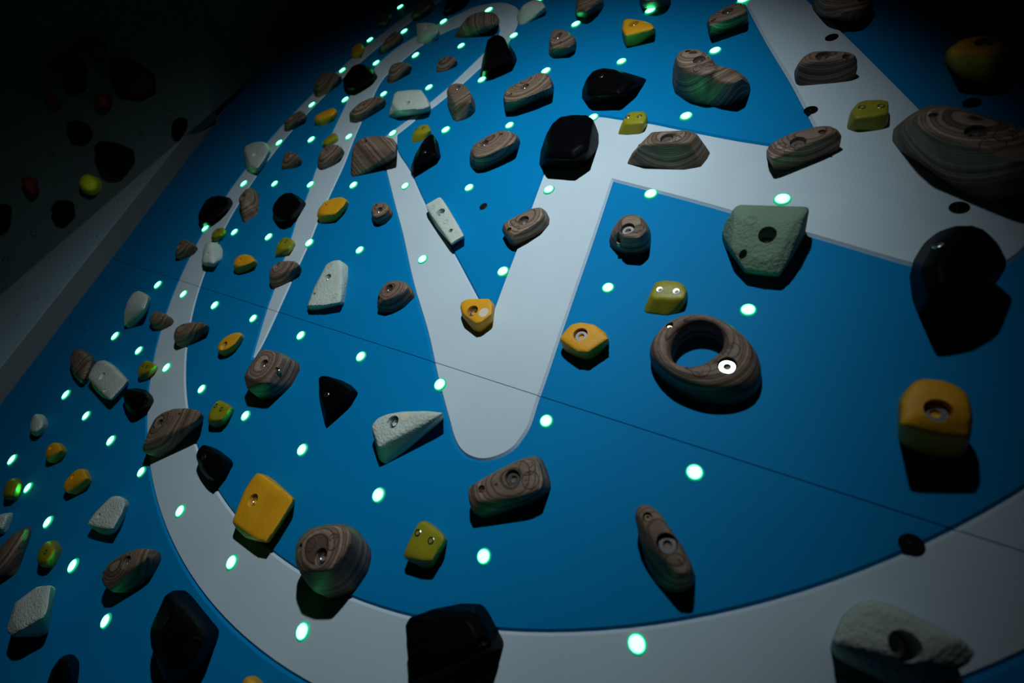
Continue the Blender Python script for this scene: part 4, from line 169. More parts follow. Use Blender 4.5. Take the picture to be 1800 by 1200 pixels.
FAR_HOLDS = [
 {"m":"Y","o":[-76.6,259.3],"sm":5,"vx":7,"rim":[[-11,-10,72],[-18,15,72],[-24,33,45],[-18,35,0],[6,31,0],[27,2,0],[24,-28,0],[8,-44,19],[6,-33,57]],"top":[[13,2,90],[9,14,90],[14,26,90],[28,31,90],[40,29,90],[50,15,90],[49,1,90],[36,-9,90],[25,-8,90],[-5,-7,74],[-11,13,74],[-4,31,74],[19,39,74],[37,36,74],[53,14,74],[51,-9,74],[31,-23,74],[14,-22,74]],"b":[],"lab":"bright yellow-green hold glowing out of the dark far wall","lay":"z"},
 {"m":"R","o":[-413.3,680.6],"sm":5,"vx":7,"rim":[[-9,-3,64],[-14,26,64],[-15,43,31],[11,7,0],[27,-34,0],[0,-39,0]],"top":[[16,-1,80],[14,14,80],[24,22,80],[47,5,80],[55,-15,80],[42,-17,80],[-3,-2,66],[-7,20,66],[10,34,66],[46,7,66],[57,-24,66],[37,-28,66]],"b":[],"lab":"topmost dim orange-red hold on the dark far wall","lay":"z"},
 {"m":"R","o":[-267.2,540.2],"sm":5,"vx":7,"rim":[[2,-17,72],[-8,9,72],[-19,41,17],[7,20,0],[21,-16,0],[-3,-38,5]],"top":[[23,-5,90],[18,8,90],[30,26,90],[47,16,90],[54,-2,90],[41,-12,90],[6,-12,74],[-2,8,74],[17,36,74],[44,21,74],[55,-7,74],[34,-24,74]],"b":[],"lab":"dim red hold directly below the topmost one on the far wall","lay":"z"},
 {"m":"R","o":[-378.4,412.0],"sm":5,"vx":7,"rim":[[-8,1,64],[-8,25,64],[-16,18,0],[20,0,0],[14,-22,0],[-2,-22,23]],"top":[[17,5,80],[17,17,80],[34,18,80],[52,9,80],[49,-1,80],[33,-3,80],[-2,1,66],[-2,20,66],[25,22,66],[52,8,66],[48,-8,66],[24,-11,66]],"b":[],"lab":"dim red hold furthest up left on the dark far wall","lay":"z"},
 {"m":"R","o":[-204.1,99.9],"sm":5,"vx":7,"rim":[[-20,16,64],[-21,35,55],[-14,16,0],[29,-13,0],[25,-34,0],[2,-20,28]],"top":[[8,17,80],[11,28,80],[30,26,80],[51,11,80],[49,1,80],[30,4,80],[-13,14,66],[-9,31,66],[22,28,66],[54,6,66],[52,-10,66],[22,-6,66]],"b":[],"lab":"dark crimson hold lowest at left on the far wall","lay":"z"},
 {"m":"M","o":[-269.4,695.0],"sm":5,"vx":7,"rim":[[-61,-33,56],[-65,15,56],[-42,54,37],[-24,45,19],[28,71,0],[86,15,0],[70,-59,0],[10,-108,5]],"top":[[-20,-16,70],[-22,8,70],[-4,27,70],[11,22,70],[41,35,70],[69,8,70],[62,-28,70],[31,-52,70],[-50,-26,57],[-54,12,57],[-26,42,57],[-3,35,57],[45,54,57],[89,12,57],[77,-44,57],[30,-82,57]],"b":[],"lab":"big dark maroon hold right of the red holds on the far wall","lay":"z"},
 {"m":"K","o":[-392.4,544.5],"sm":5,"vx":7,"rim":[[-12,8,88],[-14,46,87],[-25,61,31],[-9,37,0],[38,-22,0],[21,-69,0],[1,-62,31]],"top":[[23,8,110],[22,27,110],[36,36,110],[54,25,110],[76,-3,110],[68,-25,110],[49,-24,110],[-4,7,90],[-6,37,90],[16,51,90],[44,34,90],[79,-10,90],[66,-45,90],[36,-43,90]],"b":[],"lab":"black hold left of the red pair on the far wall","lay":"z"},
 {"m":"K","o":[-85.5,403.6],"sm":5,"vx":7,"rim":[[-42,-9,104],[-42,25,104],[-35,54,41],[-2,71,0],[38,36,0],[52,-29,0],[25,-74,0],[6,-74,48]],"top":[[5,3,130],[5,19,130],[26,38,130],[52,48,130],[71,31,130],[78,1,130],[65,-20,130],[44,-25,130],[-30,-6,107],[-30,20,107],[3,49,107],[45,66,107],[74,39,107],[85,-9,107],[65,-42,107],[32,-49,107]],"b":[],"lab":"large black hold above the yellow-green one on the far wall","lay":"z"},
 {"m":"K","o":[-27.2,671.0],"sm":5,"vx":7,"rim":[[-1,-32,38],[-12,5,64],[-9,36,59],[-15,53,20],[9,21,0],[23,-36,0],[5,-47,0]],"top":[[22,-14,80],[10,3,80],[12,19,80],[19,27,80],[36,12,80],[43,-15,80],[34,-21,80],[12,-24,66],[-6,4,66],[-3,28,66],[9,42,66],[35,18,66],[46,-25,66],[32,-34,66]],"b":[],"lab":"black hold next to the grey strip on the far wall","lay":"z"},
 {"m":"K","o":[-240.1,395.7],"sm":5,"vx":7,"rim":[[-24,-8,72],[-20,27,52],[-16,36,0],[20,19,0],[33,-19,0],[7,-54,26]],"top":[[9,1,90],[17,20,90],[35,28,90],[52,19,90],[58,1,90],[38,-18,90],[-16,-5,74],[-3,24,74],[25,36,74],[52,23,74],[62,-5,74],[30,-35,74]],"b":[],"lab":"rounded black hold above left of the large black one on the far wall","lay":"z"},
 {"m":"K","o":[-67.7,112.2],"sm":5,"vx":7,"rim":[[-8,-13,72],[-20,20,72],[-31,38,15],[-15,44,0],[28,5,0],[30,-44,0],[17,-50,32]],"top":[[14,3,90],[8,19,90],[19,36,90],[30,40,90],[50,22,90],[51,-2,90],[37,-9,90],[-3,-8,74],[-13,17,74],[3,43,74],[22,50,74],[53,21,74],[55,-16,74],[33,-28,74]],"b":[],"lab":"black hold below the yellow-green one by the grey strip","lay":"z"},
 {"m":"K","o":[-184.8,-50.0],"sm":5,"vx":7,"rim":[[-14,27,80],[-35,44,21],[-8,17,0],[26,-29,0],[31,-59,37]],"top":[[18,28,100],[25,46,100],[44,36,100],[60,15,100],[52,-6,100],[-6,25,82],[6,52,82],[35,37,82],[61,3,82],[49,-30,82]],"b":[],"lab":"black hold at the left frame edge on the far wall","lay":"z"},
]
LEDS = [
 [27.7,-587.6,0,"first glowing green LED from the left in the fourth row below the seam",1.81],
 [216.3,-589.9,0,"second glowing green LED from the left in the fourth row below the seam",1.64],
 [407.6,-591.3,0,"third glowing green LED from the left in the fourth row below the seam",1.47],
 [603.1,-593.2,0,"fourth glowing green LED from the left in the fourth row below the seam",1.3],
 [799.8,-593.9,0,"fifth glowing green LED from the left in the fourth row below the seam",1.14],
 [18.0,-395.6,0,"first glowing green LED from the left in the third row below the seam",1.78],
 [209.8,-397.8,0,"second glowing green LED from the left in the third row below the seam",1.6],
 [402.1,-398.6,0,"third glowing green LED from the left in the third row below the seam",1.42],
 [597.8,-400.4,0,"fourth glowing green LED from the left in the third row below the seam",1.25],
 [795.0,-401.1,0,"fifth glowing green LED from the left in the third row below the seam",1.09],
 [995.4,-401.4,0,"sixth glowing green LED from the left in the third row below the seam",0.93],
 [1197.5,-400.5,0,"seventh glowing green LED from the left in the third row below the seam",0.79],
 [11.9,-201.5,0,"first glowing green LED from the left in the second row below the seam",1.77],
 [203.7,-202.5,0,"second glowing green LED from the left in the second row below the seam",1.59],
 [394.4,-203.4,0,"third glowing green LED from the left in the second row below the seam",1.41],
 [592.1,-204.2,0,"fourth glowing green LED from the left in the second row below the seam",1.23],
 [791.9,-205.0,0,"fifth glowing green LED from the left in the second row below the seam",1.06],
 [993.3,-204.9,0,"sixth glowing green LED from the left in the second row below the seam",0.9],
 [1197.9,-204.3,0,"seventh glowing green LED from the left in the second row below the seam",0.75],
 [1401.0,-202.5,0,"eighth glowing green LED from the left in the second row below the seam",0.64],
 [1601.5,-199.4,0,"ninth glowing green LED from the left in the second row below the seam",0.58],
 [4.0,-14.5,0,"first glowing green LED from the left in the first row below the seam",1.78],
 [193.4,-15.1,0,"second glowing green LED from the left in the first row below the seam",1.6],
 [388.6,-14.9,0,"third glowing green LED from the left in the first row below the seam",1.42],
 [586.9,-13.4,0,"fourth glowing green LED from the left in the first row below the seam",1.24],
 [789.5,-13.7,0,"fifth glowing green LED from the left in the first row below the seam",1.07],
 [992.3,-13.0,0,"sixth glowing green LED from the left in the first row below the seam",0.9],
 [1198.4,-12.6,0,"seventh glowing green LED from the left in the first row below the seam",0.76],
 [1402.5,-10.8,0,"eighth glowing green LED from the left in the first row below the seam",0.65],
 [1604.0,-9.5,0,"ninth glowing green LED from the left in the first row below the seam",0.59],
 [1799.0,-5.8,1,"unlit black LED socket, nearest from the right edge, in the first row below the seam",0.59],
 [-2.0,214.1,0,"first glowing green LED from the left in the first row above the seam",1.82],
 [190.4,217.3,0,"second glowing green LED from the left in the first row above the seam",1.64],
 [386.6,219.1,0,"third glowing green LED from the left in the first row above the seam",1.46],
 [584.7,220.2,0,"fourth glowing green LED from the left in the first row above the seam",1.29],
 [787.1,222.1,0,"fifth glowing green LED from the left in the first row above the seam",1.12],
 [992.2,223.5,0,"sixth glowing green LED from the left in the first row above the seam",0.97],
 [1198.9,223.6,0,"seventh glowing green LED from the left in the first row above the seam",0.83],
 [1404.8,223.3,0,"eighth glowing green LED from the left in the first row above the seam",0.73],
 [1605.9,222.2,0,"ninth glowing green LED from the left in the first row above the seam",0.68],
 [1799.6,222.1,1,"unlit black LED socket, nearest from the right edge, in the first row above the seam",0.68],
 [-2.3,414.4,0,"first glowing green LED from the left in the second row above the seam",1.87],
 [190.2,419.1,0,"second glowing green LED from the left in the second row above the seam",1.69],
 [387.9,420.4,0,"third glowing green LED from the left in the second row above the seam",1.52],
 [587.7,423.4,0,"fourth glowing green LED from the left in the second row above the seam",1.36],
 [789.8,425.8,0,"fifth glowing green LED from the left in the second row above the seam",1.2],
 [995.1,426.4,0,"sixth glowing green LED from the left in the second row above the seam",1.06],
 [1200.2,427.3,0,"seventh glowing green LED from the left in the second row above the seam",0.94],
 [1405.6,424.2,0,"eighth glowing green LED from the left in the second row above the seam",0.85],
 [1604.6,421.4,0,"ninth glowing green LED from the left in the second row above the seam",0.81],
 [1798.4,417.5,1,"unlit black LED socket, nearest from the right edge, in the second row above the seam",0.81],
 [-2.2,614.6,0,"first glowing green LED from the left in the third row above the seam",1.93],
 [190.7,620.7,0,"second glowing green LED from the left in the third row above the seam",1.77],
 [390.3,623.2,0,"third glowing green LED from the left in the third row above the seam",1.61],
 [589.5,626.0,0,"fourth glowing green LED from the left in the third row above the seam",1.45],
 [794.5,626.1,0,"fifth glowing green LED from the left in the third row above the seam",1.31],
 [997.9,627.8,0,"sixth glowing green LED from the left in the third row above the seam",1.18],
 [1210.7,636.0,0,"seventh glowing green LED from the left in the third row above the seam",1.08],
 [1406.1,621.2,0,"eighth glowing green LED from the left in the third row above the seam",0.99],
 [1604.5,617.6,1,"unlit black LED socket, second from the right edge, in the third row above the seam",0.95],
 [1795.8,612.6,1,"unlit black LED socket, nearest from the right edge, in the third row above the seam",0.95],
 [-1.2,815.1,0,"first glowing green LED from the left in the fourth row above the seam",2.02],
 [195.7,818.9,0,"second glowing green LED from the left in the fourth row above the seam",1.86],
 [395.0,821.5,0,"third glowing green LED from the left in the fourth row above the seam",1.71],
 [597.8,823.3,0,"fourth glowing green LED from the left in the fourth row above the seam",1.56],
 [799.3,825.3,0,"fifth glowing green LED from the left in the fourth row above the seam",1.43],
 [1004.3,825.2,0,"sixth glowing green LED from the left in the fourth row above the seam",1.31],
 [1204.5,821.4,0,"seventh glowing green LED from the left in the fourth row above the seam",1.22],
 [1405.2,814.7,0,"eighth glowing green LED from the left in the fourth row above the seam",1.15],
 [1601.1,808.7,1,"unlit black LED socket, second from the right edge, in the fourth row above the seam",1.11],
 [5.0,1011.3,0,"first glowing green LED from the left in the fifth row above the seam",2.12],
 [199.5,1016.8,0,"second glowing green LED from the left in the fifth row above the seam",1.97],
 [401.9,1016.8,0,"third glowing green LED from the left in the fifth row above the seam",1.82],
 [603.0,1019.6,0,"fourth glowing green LED from the left in the fifth row above the seam",1.69],
 [804.1,1019.0,0,"fifth glowing green LED from the left in the fifth row above the seam",1.57],
 [1005.9,1015.1,0,"sixth glowing green LED from the left in the fifth row above the seam",1.46],
 [1206.6,1010.1,0,"seventh glowing green LED from the left in the fifth row above the seam",1.37],
 [1417.1,981.5,0,"eighth glowing green LED from the left in the fifth row above the seam",1.29],
 [16.0,1195.8,0,"first glowing green LED from the left in the sixth row above the seam",2.21],
 [211.2,1198.1,0,"second glowing green LED from the left in the sixth row above the seam",2.07],
 [409.7,1199.4,0,"third glowing green LED from the left in the sixth row above the seam",1.94],
 [608.2,1202.3,0,"fourth glowing green LED from the left in the sixth row above the seam",1.82],
 [807.9,1194.2,0,"fifth glowing green LED from the left in the sixth row above the seam",1.7],
 [30.7,1408.8,0,"first glowing green LED from the left in the seventh row above the seam",2.34],
 [1794.1,804.2,1,"unlit black LED socket, nearest the right edge, in the fourth row above the seam",0.9],
]
RING_OUT = [1017.9,652.9,1115.6]
RING_IN = [1033.6,671.3,1025.5]
GLYPH = [[683,-99,1],[610,16,0],[582,67,0],[528,156,0],[484,233,0],[446,296,0],[413,372,0],[358,467,0],[316,558,0],[271,659,0],[234,751,0],[197,851,0],[196,918,0],[209,979,0],[211,1026,0],[250,1101,0],[310,1149,0],[376,1196,0],[445,1228,0],[513,1255,0],[575,1254,0],[642,1239,0],[696,1210,0],[735,1177,0],[765,1127,0],[784,1074,0],[798,990,0],[785,937,0],[755,884,0],[730,822,0],[680,732,0],[654,704,0],[632,661,0],[608,620,1],[661,555,0],[765,480,0],[893,374,0],[1045,262,0],[1224,123,1],[1210,207,0],[1200,271,0],[1181,378,0],[1163,489,0],[1152,589,0],[1163,628,0],[1191,641,0],[1231,639,0],[1275,627,0],[1336,612,0],[1398,591,0],[1448,574,0],[1513,553,0],[1563,539,0],[1648,513,1],[1617,579,0],[1585,646,0],[1554,710,0],[1495,824,0],[1423,973,0],[1301,1229,1],[1412,1162,1],[1543,940,0],[1581,880,0],[1635,791,0],[1693,693,0],[1739,614,0],[1799,511,0],[1847,429,0],[1858,404,0],[1863,384,0],[1860,363,0],[1853,348,0],[1845,338,0],[1831,328,0],[1813,321,0],[1788,320,0],[1762,323,0],[1702,342,0],[1640,362,0],[1540,394,0],[1461,418,0],[1323,457,1],[1340,323,0],[1352,219,0],[1363,125,0],[1372,52,0],[1376,13,0],[1381,-24,0],[1378,-48,0],[1373,-64,0],[1360,-80,0],[1342,-93,0],[1321,-99,0],[1297,-97,0],[1274,-85,0],[1247,-61,0],[1183,-2,0],[1108,72,0],[1001,167,0],[887,279,0],[789,370,0],[650,501,0],[583,564,1],[564,618,0],[588,657,0],[625,709,0],[677,810,0],[687,839,0],[727,962,0],[738,1013,0],[727,1060,0],[702,1097,0],[654,1131,0],[591,1153,0],[499,1142,0],[447,1122,0],[383,1070,0],[346,1001,0],[319,928,0],[324,874,0],[340,826,0],[393,682,0],[430,591,0],[468,509,0],[496,434,0],[518,374,0],[553,284,0],[578,228,0],[603,159,0],[622,108,0],[656,18,0],[683,-59,0],[689,-96,1]]
LEFT = {"A":[-0.30723917540977574,-0.5037662182300745],"C":[0.35725993492617414,-0.9153074866072087],"c0":[-0.9153074866072087,0.0,0.055],"ex":[0.5797727115645983,-0.20712956120553988,-0.7880107536067222],"ey":[0.33643417609649406,0.9417069847645144,-0.0],"ez":[0.7420752307409989,-0.26511374864485493,0.6156614753256584],"E1":[2.7,809.9,-0.0],"E2":[-420.8,1168.8,0.0],"F2a":[-797.3,1074.0,4.0],"F2b":[-581.1,1859.9,4.0],"sx":-1.0}
BOLT_HOLES = [[-393.1,267.7],[-234.2,272.8],[-236.3,445.1],[-384.6,604.2],[-543.9,431.6],[-394.4,100.6],[-237.8,103.6],[-392.7,-65.9],[-227.6,-66.6],[-392.6,440.1],[-376.5,-234.7],[-219.9,-233.1],[-386.6,939.0],[-233.1,784.8],[-424.7,733.6],[-217.0,1116.6],[-222.6,947.5]]
BAND_HOLES = [[-745.0,247.1],[-610.8,223.7],[-737.0,71.1],[-606.0,73.0],[-877.9,-74.7],[-607.1,-72.6],[-877.1,-219.8],[-604.0,-222.2],[-636.3,-303.3]]
FAR_HOLES = [[-258.2,243.8],[-86.4,-37.5],[-80.0,-182.5],[-116.3,694.2],[-111.6,547.2],[-601.8,680.3]]
TNUT = [1065.0,375.4]

# ------------------------------------------------------------------ materials
def new_mat(name):
    m = bpy.data.materials.new(name)
    m.use_nodes = True
    nt = m.node_tree
    return m, nt, nt.nodes['Principled BSDF']

def N(nt, kind, **kw):
    n = nt.nodes.new(kind)
    for k, v in kw.items():
        setattr(n, k, v)
    return n

def ramp(nt, fac, stops, interp='LINEAR'):
    r = nt.nodes.new('ShaderNodeValToRGB')
    r.color_ramp.interpolation = interp
    els = r.color_ramp.elements
    while len(els) < len(stops):
        els.new(0.5)
    for e, (p, c) in zip(els, stops):
        e.position = p
        e.color = (*c, 1)
    nt.links.new(fac, r.inputs[0])
    return r.outputs[0]

def tex_noise(nt, scale, detail=3, vec=None, rough=0.5):
    n = nt.nodes.new('ShaderNodeTexNoise')
    n.inputs['Scale'].default_value = scale
    n.inputs['Detail'].default_value = detail
    n.inputs['Roughness'].default_value = rough
    if vec is not None:
        nt.links.new(vec, n.inputs['Vector'])
    return n

def bump(nt, b, height, strength, dist):
    bn = nt.nodes.new('ShaderNodeBump')
    bn.inputs['Strength'].default_value = strength
    bn.inputs['Distance'].default_value = dist
    nt.links.new(height, bn.inputs['Height'])
    nt.links.new(bn.outputs[0], b.inputs['Normal'])

def paint(name, c, rough=0.55, speck=0.12, grain=900, spec=0.4, bstr=0.5):
    m, nt, b = new_mat(name)
    tc = N(nt, 'ShaderNodeTexCoord')
    n = tex_noise(nt, grain, 2, tc.outputs['Object'])
    big = tex_noise(nt, 5, 4, tc.outputs['Object'])
    lo = tuple(x * (1 - speck) for x in c)
    hi = tuple(min(1, x * (1 + speck)) for x in c)
    c1 = ramp(nt, n.outputs['Fac'], [(0.3, lo), (0.7, hi)])
    c2 = ramp(nt, big.outputs['Fac'], [(0.3, (0.93,) * 3), (0.7, (1.0,) * 3)])
    mx = N(nt, 'ShaderNodeMix', data_type='RGBA', blend_type='MULTIPLY')
    mx.inputs['Factor'].default_value = 1
    nt.links.new(c1, mx.inputs['A'])
    nt.links.new(c2, mx.inputs['B'])
    nt.links.new(mx.outputs['Result'], b.inputs['Base Color'])
    b.inputs['Roughness'].default_value = rough
    b.inputs['Specular IOR Level'].default_value = spec
    bump(nt, b, n.outputs['Fac'], bstr, 0.0006)
    return m

def resin(name, c, rough=0.6, grain=350, bstr=0.6, mottle=0.15, spec=0.35, sss=0.0):
    m, nt, b = new_mat(name)
    tc = N(nt, 'ShaderNodeTexCoord')
    oi = N(nt, 'ShaderNodeObjectInfo')
    n = tex_noise(nt, grain, 2, tc.outputs['Object'])
    n2 = tex_noise(nt, 28, 4, tc.outputs['Object'])
    lo = tuple(x * (1 - mottle) for x in c)
    c1 = ramp(nt, n2.outputs['Fac'], [(0.32, lo), (0.62, c)])
    nt.links.new(c1, b.inputs['Base Color'])
    b.inputs['Roughness'].default_value = rough
    b.inputs['Specular IOR Level'].default_value = spec
    if sss:
        b.inputs['Subsurface Weight'].default_value = sss
        b.inputs['Subsurface Radius'].default_value = (0.006, 0.005, 0.001)
        b.inputs['Subsurface Scale'].default_value = 0.6
    bump(nt, b, n.outputs['Fac'], bstr, 0.0022)
    return m

def wood(name, lay):
    """laminated ply: stacked veneers, each a few mm thick, along the given direction"""
    m, nt, b = new_mat(name)
    tc = N(nt, 'ShaderNodeTexCoord')
    oi = N(nt, 'ShaderNodeObjectInfo')
    if lay == 'z':
        d = Vector((0.07, 0.10, 0.99))
    else:
        a = math.radians(lay)
        d = Vector((math.cos(a), math.sin(a), 0.06))
    warp = tex_noise(nt, 11, 3, tc.outputs['Object'])
    dot = N(nt, 'ShaderNodeVectorMath', operation='DOT_PRODUCT')
    nt.links.new(tc.outputs['Object'], dot.inputs[0])
    dot.inputs[1].default_value = d
    # the carved faces are gently domed, which shows the plies as rings
    flat = N(nt, 'ShaderNodeVectorMath', operation='MULTIPLY')
    nt.links.new(tc.outputs['Object'], flat.inputs[0])
    flat.inputs[1].default_value = (1, 1, 0)
    ln = N(nt, 'ShaderNodeVectorMath', operation='LENGTH')
    nt.links.new(flat.outputs[0], ln.inputs[0])
    sq = N(nt, 'ShaderNodeMath', operation='POWER')
    nt.links.new(ln.outputs['Value'], sq.inputs[0]); sq.inputs[1].default_value = 2.0
    dome_ = N(nt, 'ShaderNodeMath', operation='MULTIPLY_ADD')
    nt.links.new(sq.outputs[0], dome_.inputs[0])
    dome_.inputs[1].default_value = -7.0 if lay == 'z' else 0.0
    nt.links.new(dot.outputs['Value'], dome_.inputs[2])
    mul = N(nt, 'ShaderNodeMath', operation='MULTIPLY_ADD')
    nt.links.new(dome_.outputs[0], mul.inputs[0])
    mul.inputs[1].default_value = 255.0
    rnd = N(nt, 'ShaderNodeMath', operation='MULTIPLY_ADD')
    nt.links.new(warp.outputs['Fac'], rnd.inputs[0])
    rnd.inputs[1].default_value = 2.2
    nt.links.new(oi.outputs['Random'], rnd.inputs[2])
    nt.links.new(rnd.outputs[0], mul.inputs[2])
    fr = N(nt, 'ShaderNodeMath', operation='FRACT')
    nt.links.new(mul.outputs[0], fr.inputs[0])
    fl = N(nt, 'ShaderNodeMath', operation='FLOOR')
    nt.links.new(mul.outputs[0], fl.inputs[0])
    wn = N(nt, 'ShaderNodeTexWhiteNoise', noise_dimensions='1D')
    nt.links.new(fl.outputs[0], wn.inputs['W'])
    ply = ramp(nt, wn.outputs['Value'], [(0.0, (0.10, 0.062, 0.043)), (0.3, (0.165, 0.108, 0.078)), (0.75, (0.215, 0.148, 0.110)), (1.0, (0.32, 0.235, 0.175))])
    line = ramp(nt, fr.outputs[0], [(0.0, (0.20, 0.15, 0.12)), (0.16, (0.9, 0.9, 0.9)), (0.5, (1, 1, 1)), (0.84, (0.9, 0.9, 0.9)), (1.0, (0.20, 0.15, 0.12))])
    st = N(nt, 'ShaderNodeMapping')
    st.inputs['Scale'].default_value = (40, 260, 60)
    nt.links.new(tc.outputs['Object'], st.inputs[0])
    fib = tex_noise(nt, 1.0, 4, st.outputs[0], 0.65)
    fibc = ramp(nt, fib.outputs['Fac'], [(0.3, (0.72, 0.70, 0.68)), (0.7, (1.1, 1.08, 1.06))])
    m1 = N(nt, 'ShaderNodeMix', data_type='RGBA', blend_type='MULTIPLY')
    m1.inputs['Factor'].default_value = 1
    nt.links.new(ply, m1.inputs['A']); nt.links.new(line, m1.inputs['B'])
    m2 = N(nt, 'ShaderNodeMix', data_type='RGBA', blend_type='MULTIPLY')
    m2.inputs['Factor'].default_value = 1
    nt.links.new(m1.outputs['Result'], m2.inputs['A']); nt.links.new(fibc, m2.inputs['B'])
    nt.links.new(m2.outputs['Result'], b.inputs['Base Color'])
    b.inputs['Roughness'].default_value = 0.62
    b.inputs['Specular IOR Level'].default_value = 0.3
    bump(nt, b, fr.outputs[0], 0.25, 0.0006)
    return m

def metal(name, c, rough):
    m, nt, b = new_mat(name)
    tc = N(nt, 'ShaderNodeTexCoord')
    n = tex_noise(nt, 700, 2, tc.outputs['Object'])
    cc = ramp(nt, n.outputs['Fac'], [(0.3, tuple(x * 0.85 for x in c)), (0.7, c)])
    nt.links.new(cc, b.inputs['Base Color'])
    b.inputs['Metallic'].default_value = 1
    b.inputs['Roughness'].default_value = rough
    return m

M = {}
M['blue'] = paint('blue_board_paint', (0.0, 0.195, 0.455), 0.6, 0.10, spec=0.06)
M['white'] = paint('white_board_paint', (0.50, 0.60, 0.67), 0.6, 0.10, grain=1100, spec=0.15)
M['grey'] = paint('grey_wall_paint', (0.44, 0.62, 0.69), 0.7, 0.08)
M['dark_grey'] = paint('dark_grey_edge', (0.10, 0.125, 0.13), 0.8, 0.08)
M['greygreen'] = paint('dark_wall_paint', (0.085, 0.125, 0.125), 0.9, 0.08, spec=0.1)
M['mat'] = paint('crash_mat', (0.03, 0.03, 0.035), 0.8, 0.1, grain=200)
M['ply'] = paint('ply_edge', (0.2, 0.15, 0.1), 0.8, 0.2, grain=300)
M['hole'] = resin('black_hole', (0.0025, 0.0025, 0.003), 0.5, 300, 0.1, 0.1, 0.08)
M['K'] = resin('black_resin', (0.0018, 0.0018, 0.0024), 0.42, 500, 0.05, 0.05, 0.02)
M['Y'] = resin('mustard_resin', (0.68, 0.31, 0.008), 0.55, 420, 0.25, 0.12)
M['L'] = resin('lime_resin', (0.27, 0.245, 0.010), 0.45, 420, 0.12, 0.18)
M['G'] = resin('pale_grit_resin', (0.47, 0.53, 0.48), 0.8, 240, 1.0, 0.10, 0.2)
M['M'] = resin('maroon_resin', (0.035, 0.004, 0.005), 0.7, 200, 0.3)
M['S'] = resin('sage_grit_resin', (0.15, 0.225, 0.165), 0.8, 240, 1.0, 0.10, 0.2)
M['YG'] = resin('yellow_green_resin', (0.80, 0.86, 0.01), 0.6, 200, 0.3)
M['R'] = resin('red_resin', (0.22, 0.012, 0.012), 0.6, 200, 0.3)
WOODS = {'z': wood('laminated_wood', 'z')}
for ang in range(0, 180, 30):
    WOODS[ang] = wood('laminated_wood_%d' % ang, ang)
M['steel'] = metal('zinc_bolt', (0.78, 0.78, 0.82), 0.28)
M['dark_steel'] = metal('black_oxide_bolt', (0.16, 0.17, 0.18), 0.32)
M['brass'] = metal('brass_screw', (0.75, 0.52, 0.30), 0.3)
M['burn'] = resin('burnt_stamp', (0.035, 0.022, 0.015), 0.8, 200, 0.1)
M['pale'] = resin('pale_moulded_mark', (0.62, 0.56, 0.42), 0.6, 300, 0.2)
M['lime_mark'] = resin('lime_moulded_mark', (0.30, 0.28, 0.05), 0.5, 300, 0.2)
M['emboss_sage'] = resin('embossed_sage_mark', (0.11, 0.165, 0.12), 0.8, 300, 0.5)
M['emboss'] = resin('embossed_mark', (0.36, 0.41, 0.37), 0.8, 300, 0.5)
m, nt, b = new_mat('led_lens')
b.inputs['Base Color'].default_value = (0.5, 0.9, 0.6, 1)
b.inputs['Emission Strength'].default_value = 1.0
# bright chip in the middle, dim green rim paints in the halo of glow around it
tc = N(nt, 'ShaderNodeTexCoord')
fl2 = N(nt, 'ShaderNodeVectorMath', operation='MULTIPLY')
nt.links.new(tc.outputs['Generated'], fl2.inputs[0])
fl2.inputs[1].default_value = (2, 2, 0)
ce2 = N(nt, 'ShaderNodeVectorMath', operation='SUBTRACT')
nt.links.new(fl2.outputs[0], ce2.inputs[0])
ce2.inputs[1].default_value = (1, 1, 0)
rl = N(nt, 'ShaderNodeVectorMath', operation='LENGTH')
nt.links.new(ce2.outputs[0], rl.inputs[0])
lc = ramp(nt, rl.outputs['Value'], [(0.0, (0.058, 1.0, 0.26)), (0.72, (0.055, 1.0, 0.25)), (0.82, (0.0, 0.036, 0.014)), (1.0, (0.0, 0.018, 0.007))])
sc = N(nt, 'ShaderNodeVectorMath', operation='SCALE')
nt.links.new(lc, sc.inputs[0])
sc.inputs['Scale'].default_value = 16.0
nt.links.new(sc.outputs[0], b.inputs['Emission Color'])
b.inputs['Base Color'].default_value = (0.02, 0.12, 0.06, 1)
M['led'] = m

# ------------------------------------------------------------------ helpers
def link_mesh(name, me, mat, parent=None, mw=None):
    o = bpy.data.objects.new(name, me)
    col.objects.link(o)
    if mat is not None and not me.materials:
        me.materials.append(mat)
    if parent is not None:
        o.parent = parent
    if mw is not None:
        if parent is not None:
            o.matrix_local = mw
        else:
            o.matrix_world = mw
    return o

def tag(o, label, cat, group=None):
    o['label'] = label
    o['category'] = cat
    if group:
        o['group'] = group

def empty(name, mw):
    e = bpy.data.objects.new(name, None)
    e.empty_display_size = 0.02
    col.objects.link(e)
    e.matrix_world = mw
    return e

def mesh_py(name, v, f, smooth=False):
    me = bpy.data.meshes.new(name)
    me.from_pydata([tuple(x) for x in v], [], f)
    me.update()
    if smooth:
        me.shade_smooth()
    return me

def lathe(name, prof, n=20, smooth=True, hexrec=None):
    v, f = [], []
    for r, z in prof:
        for j in range(n):
            a = 2 * math.pi * j / n
            v.append((r * math.cos(a), r * math.sin(a), z))
    for i in range(len(prof) - 1):
        for j in range(n):
            k = (j + 1) % n
            f.append((i * n + j, i * n + k, (i + 1) * n + k, (i + 1) * n + j))
    f.append(tuple((len(prof) - 1) * n + j for j in range(n)))
    f.append(tuple(reversed(range(n))))
    me = mesh_py(name, v, f)
    if smooth:
        me.shade_smooth()
        me.set_sharp_from_angle(angle=math.radians(32))
    return me

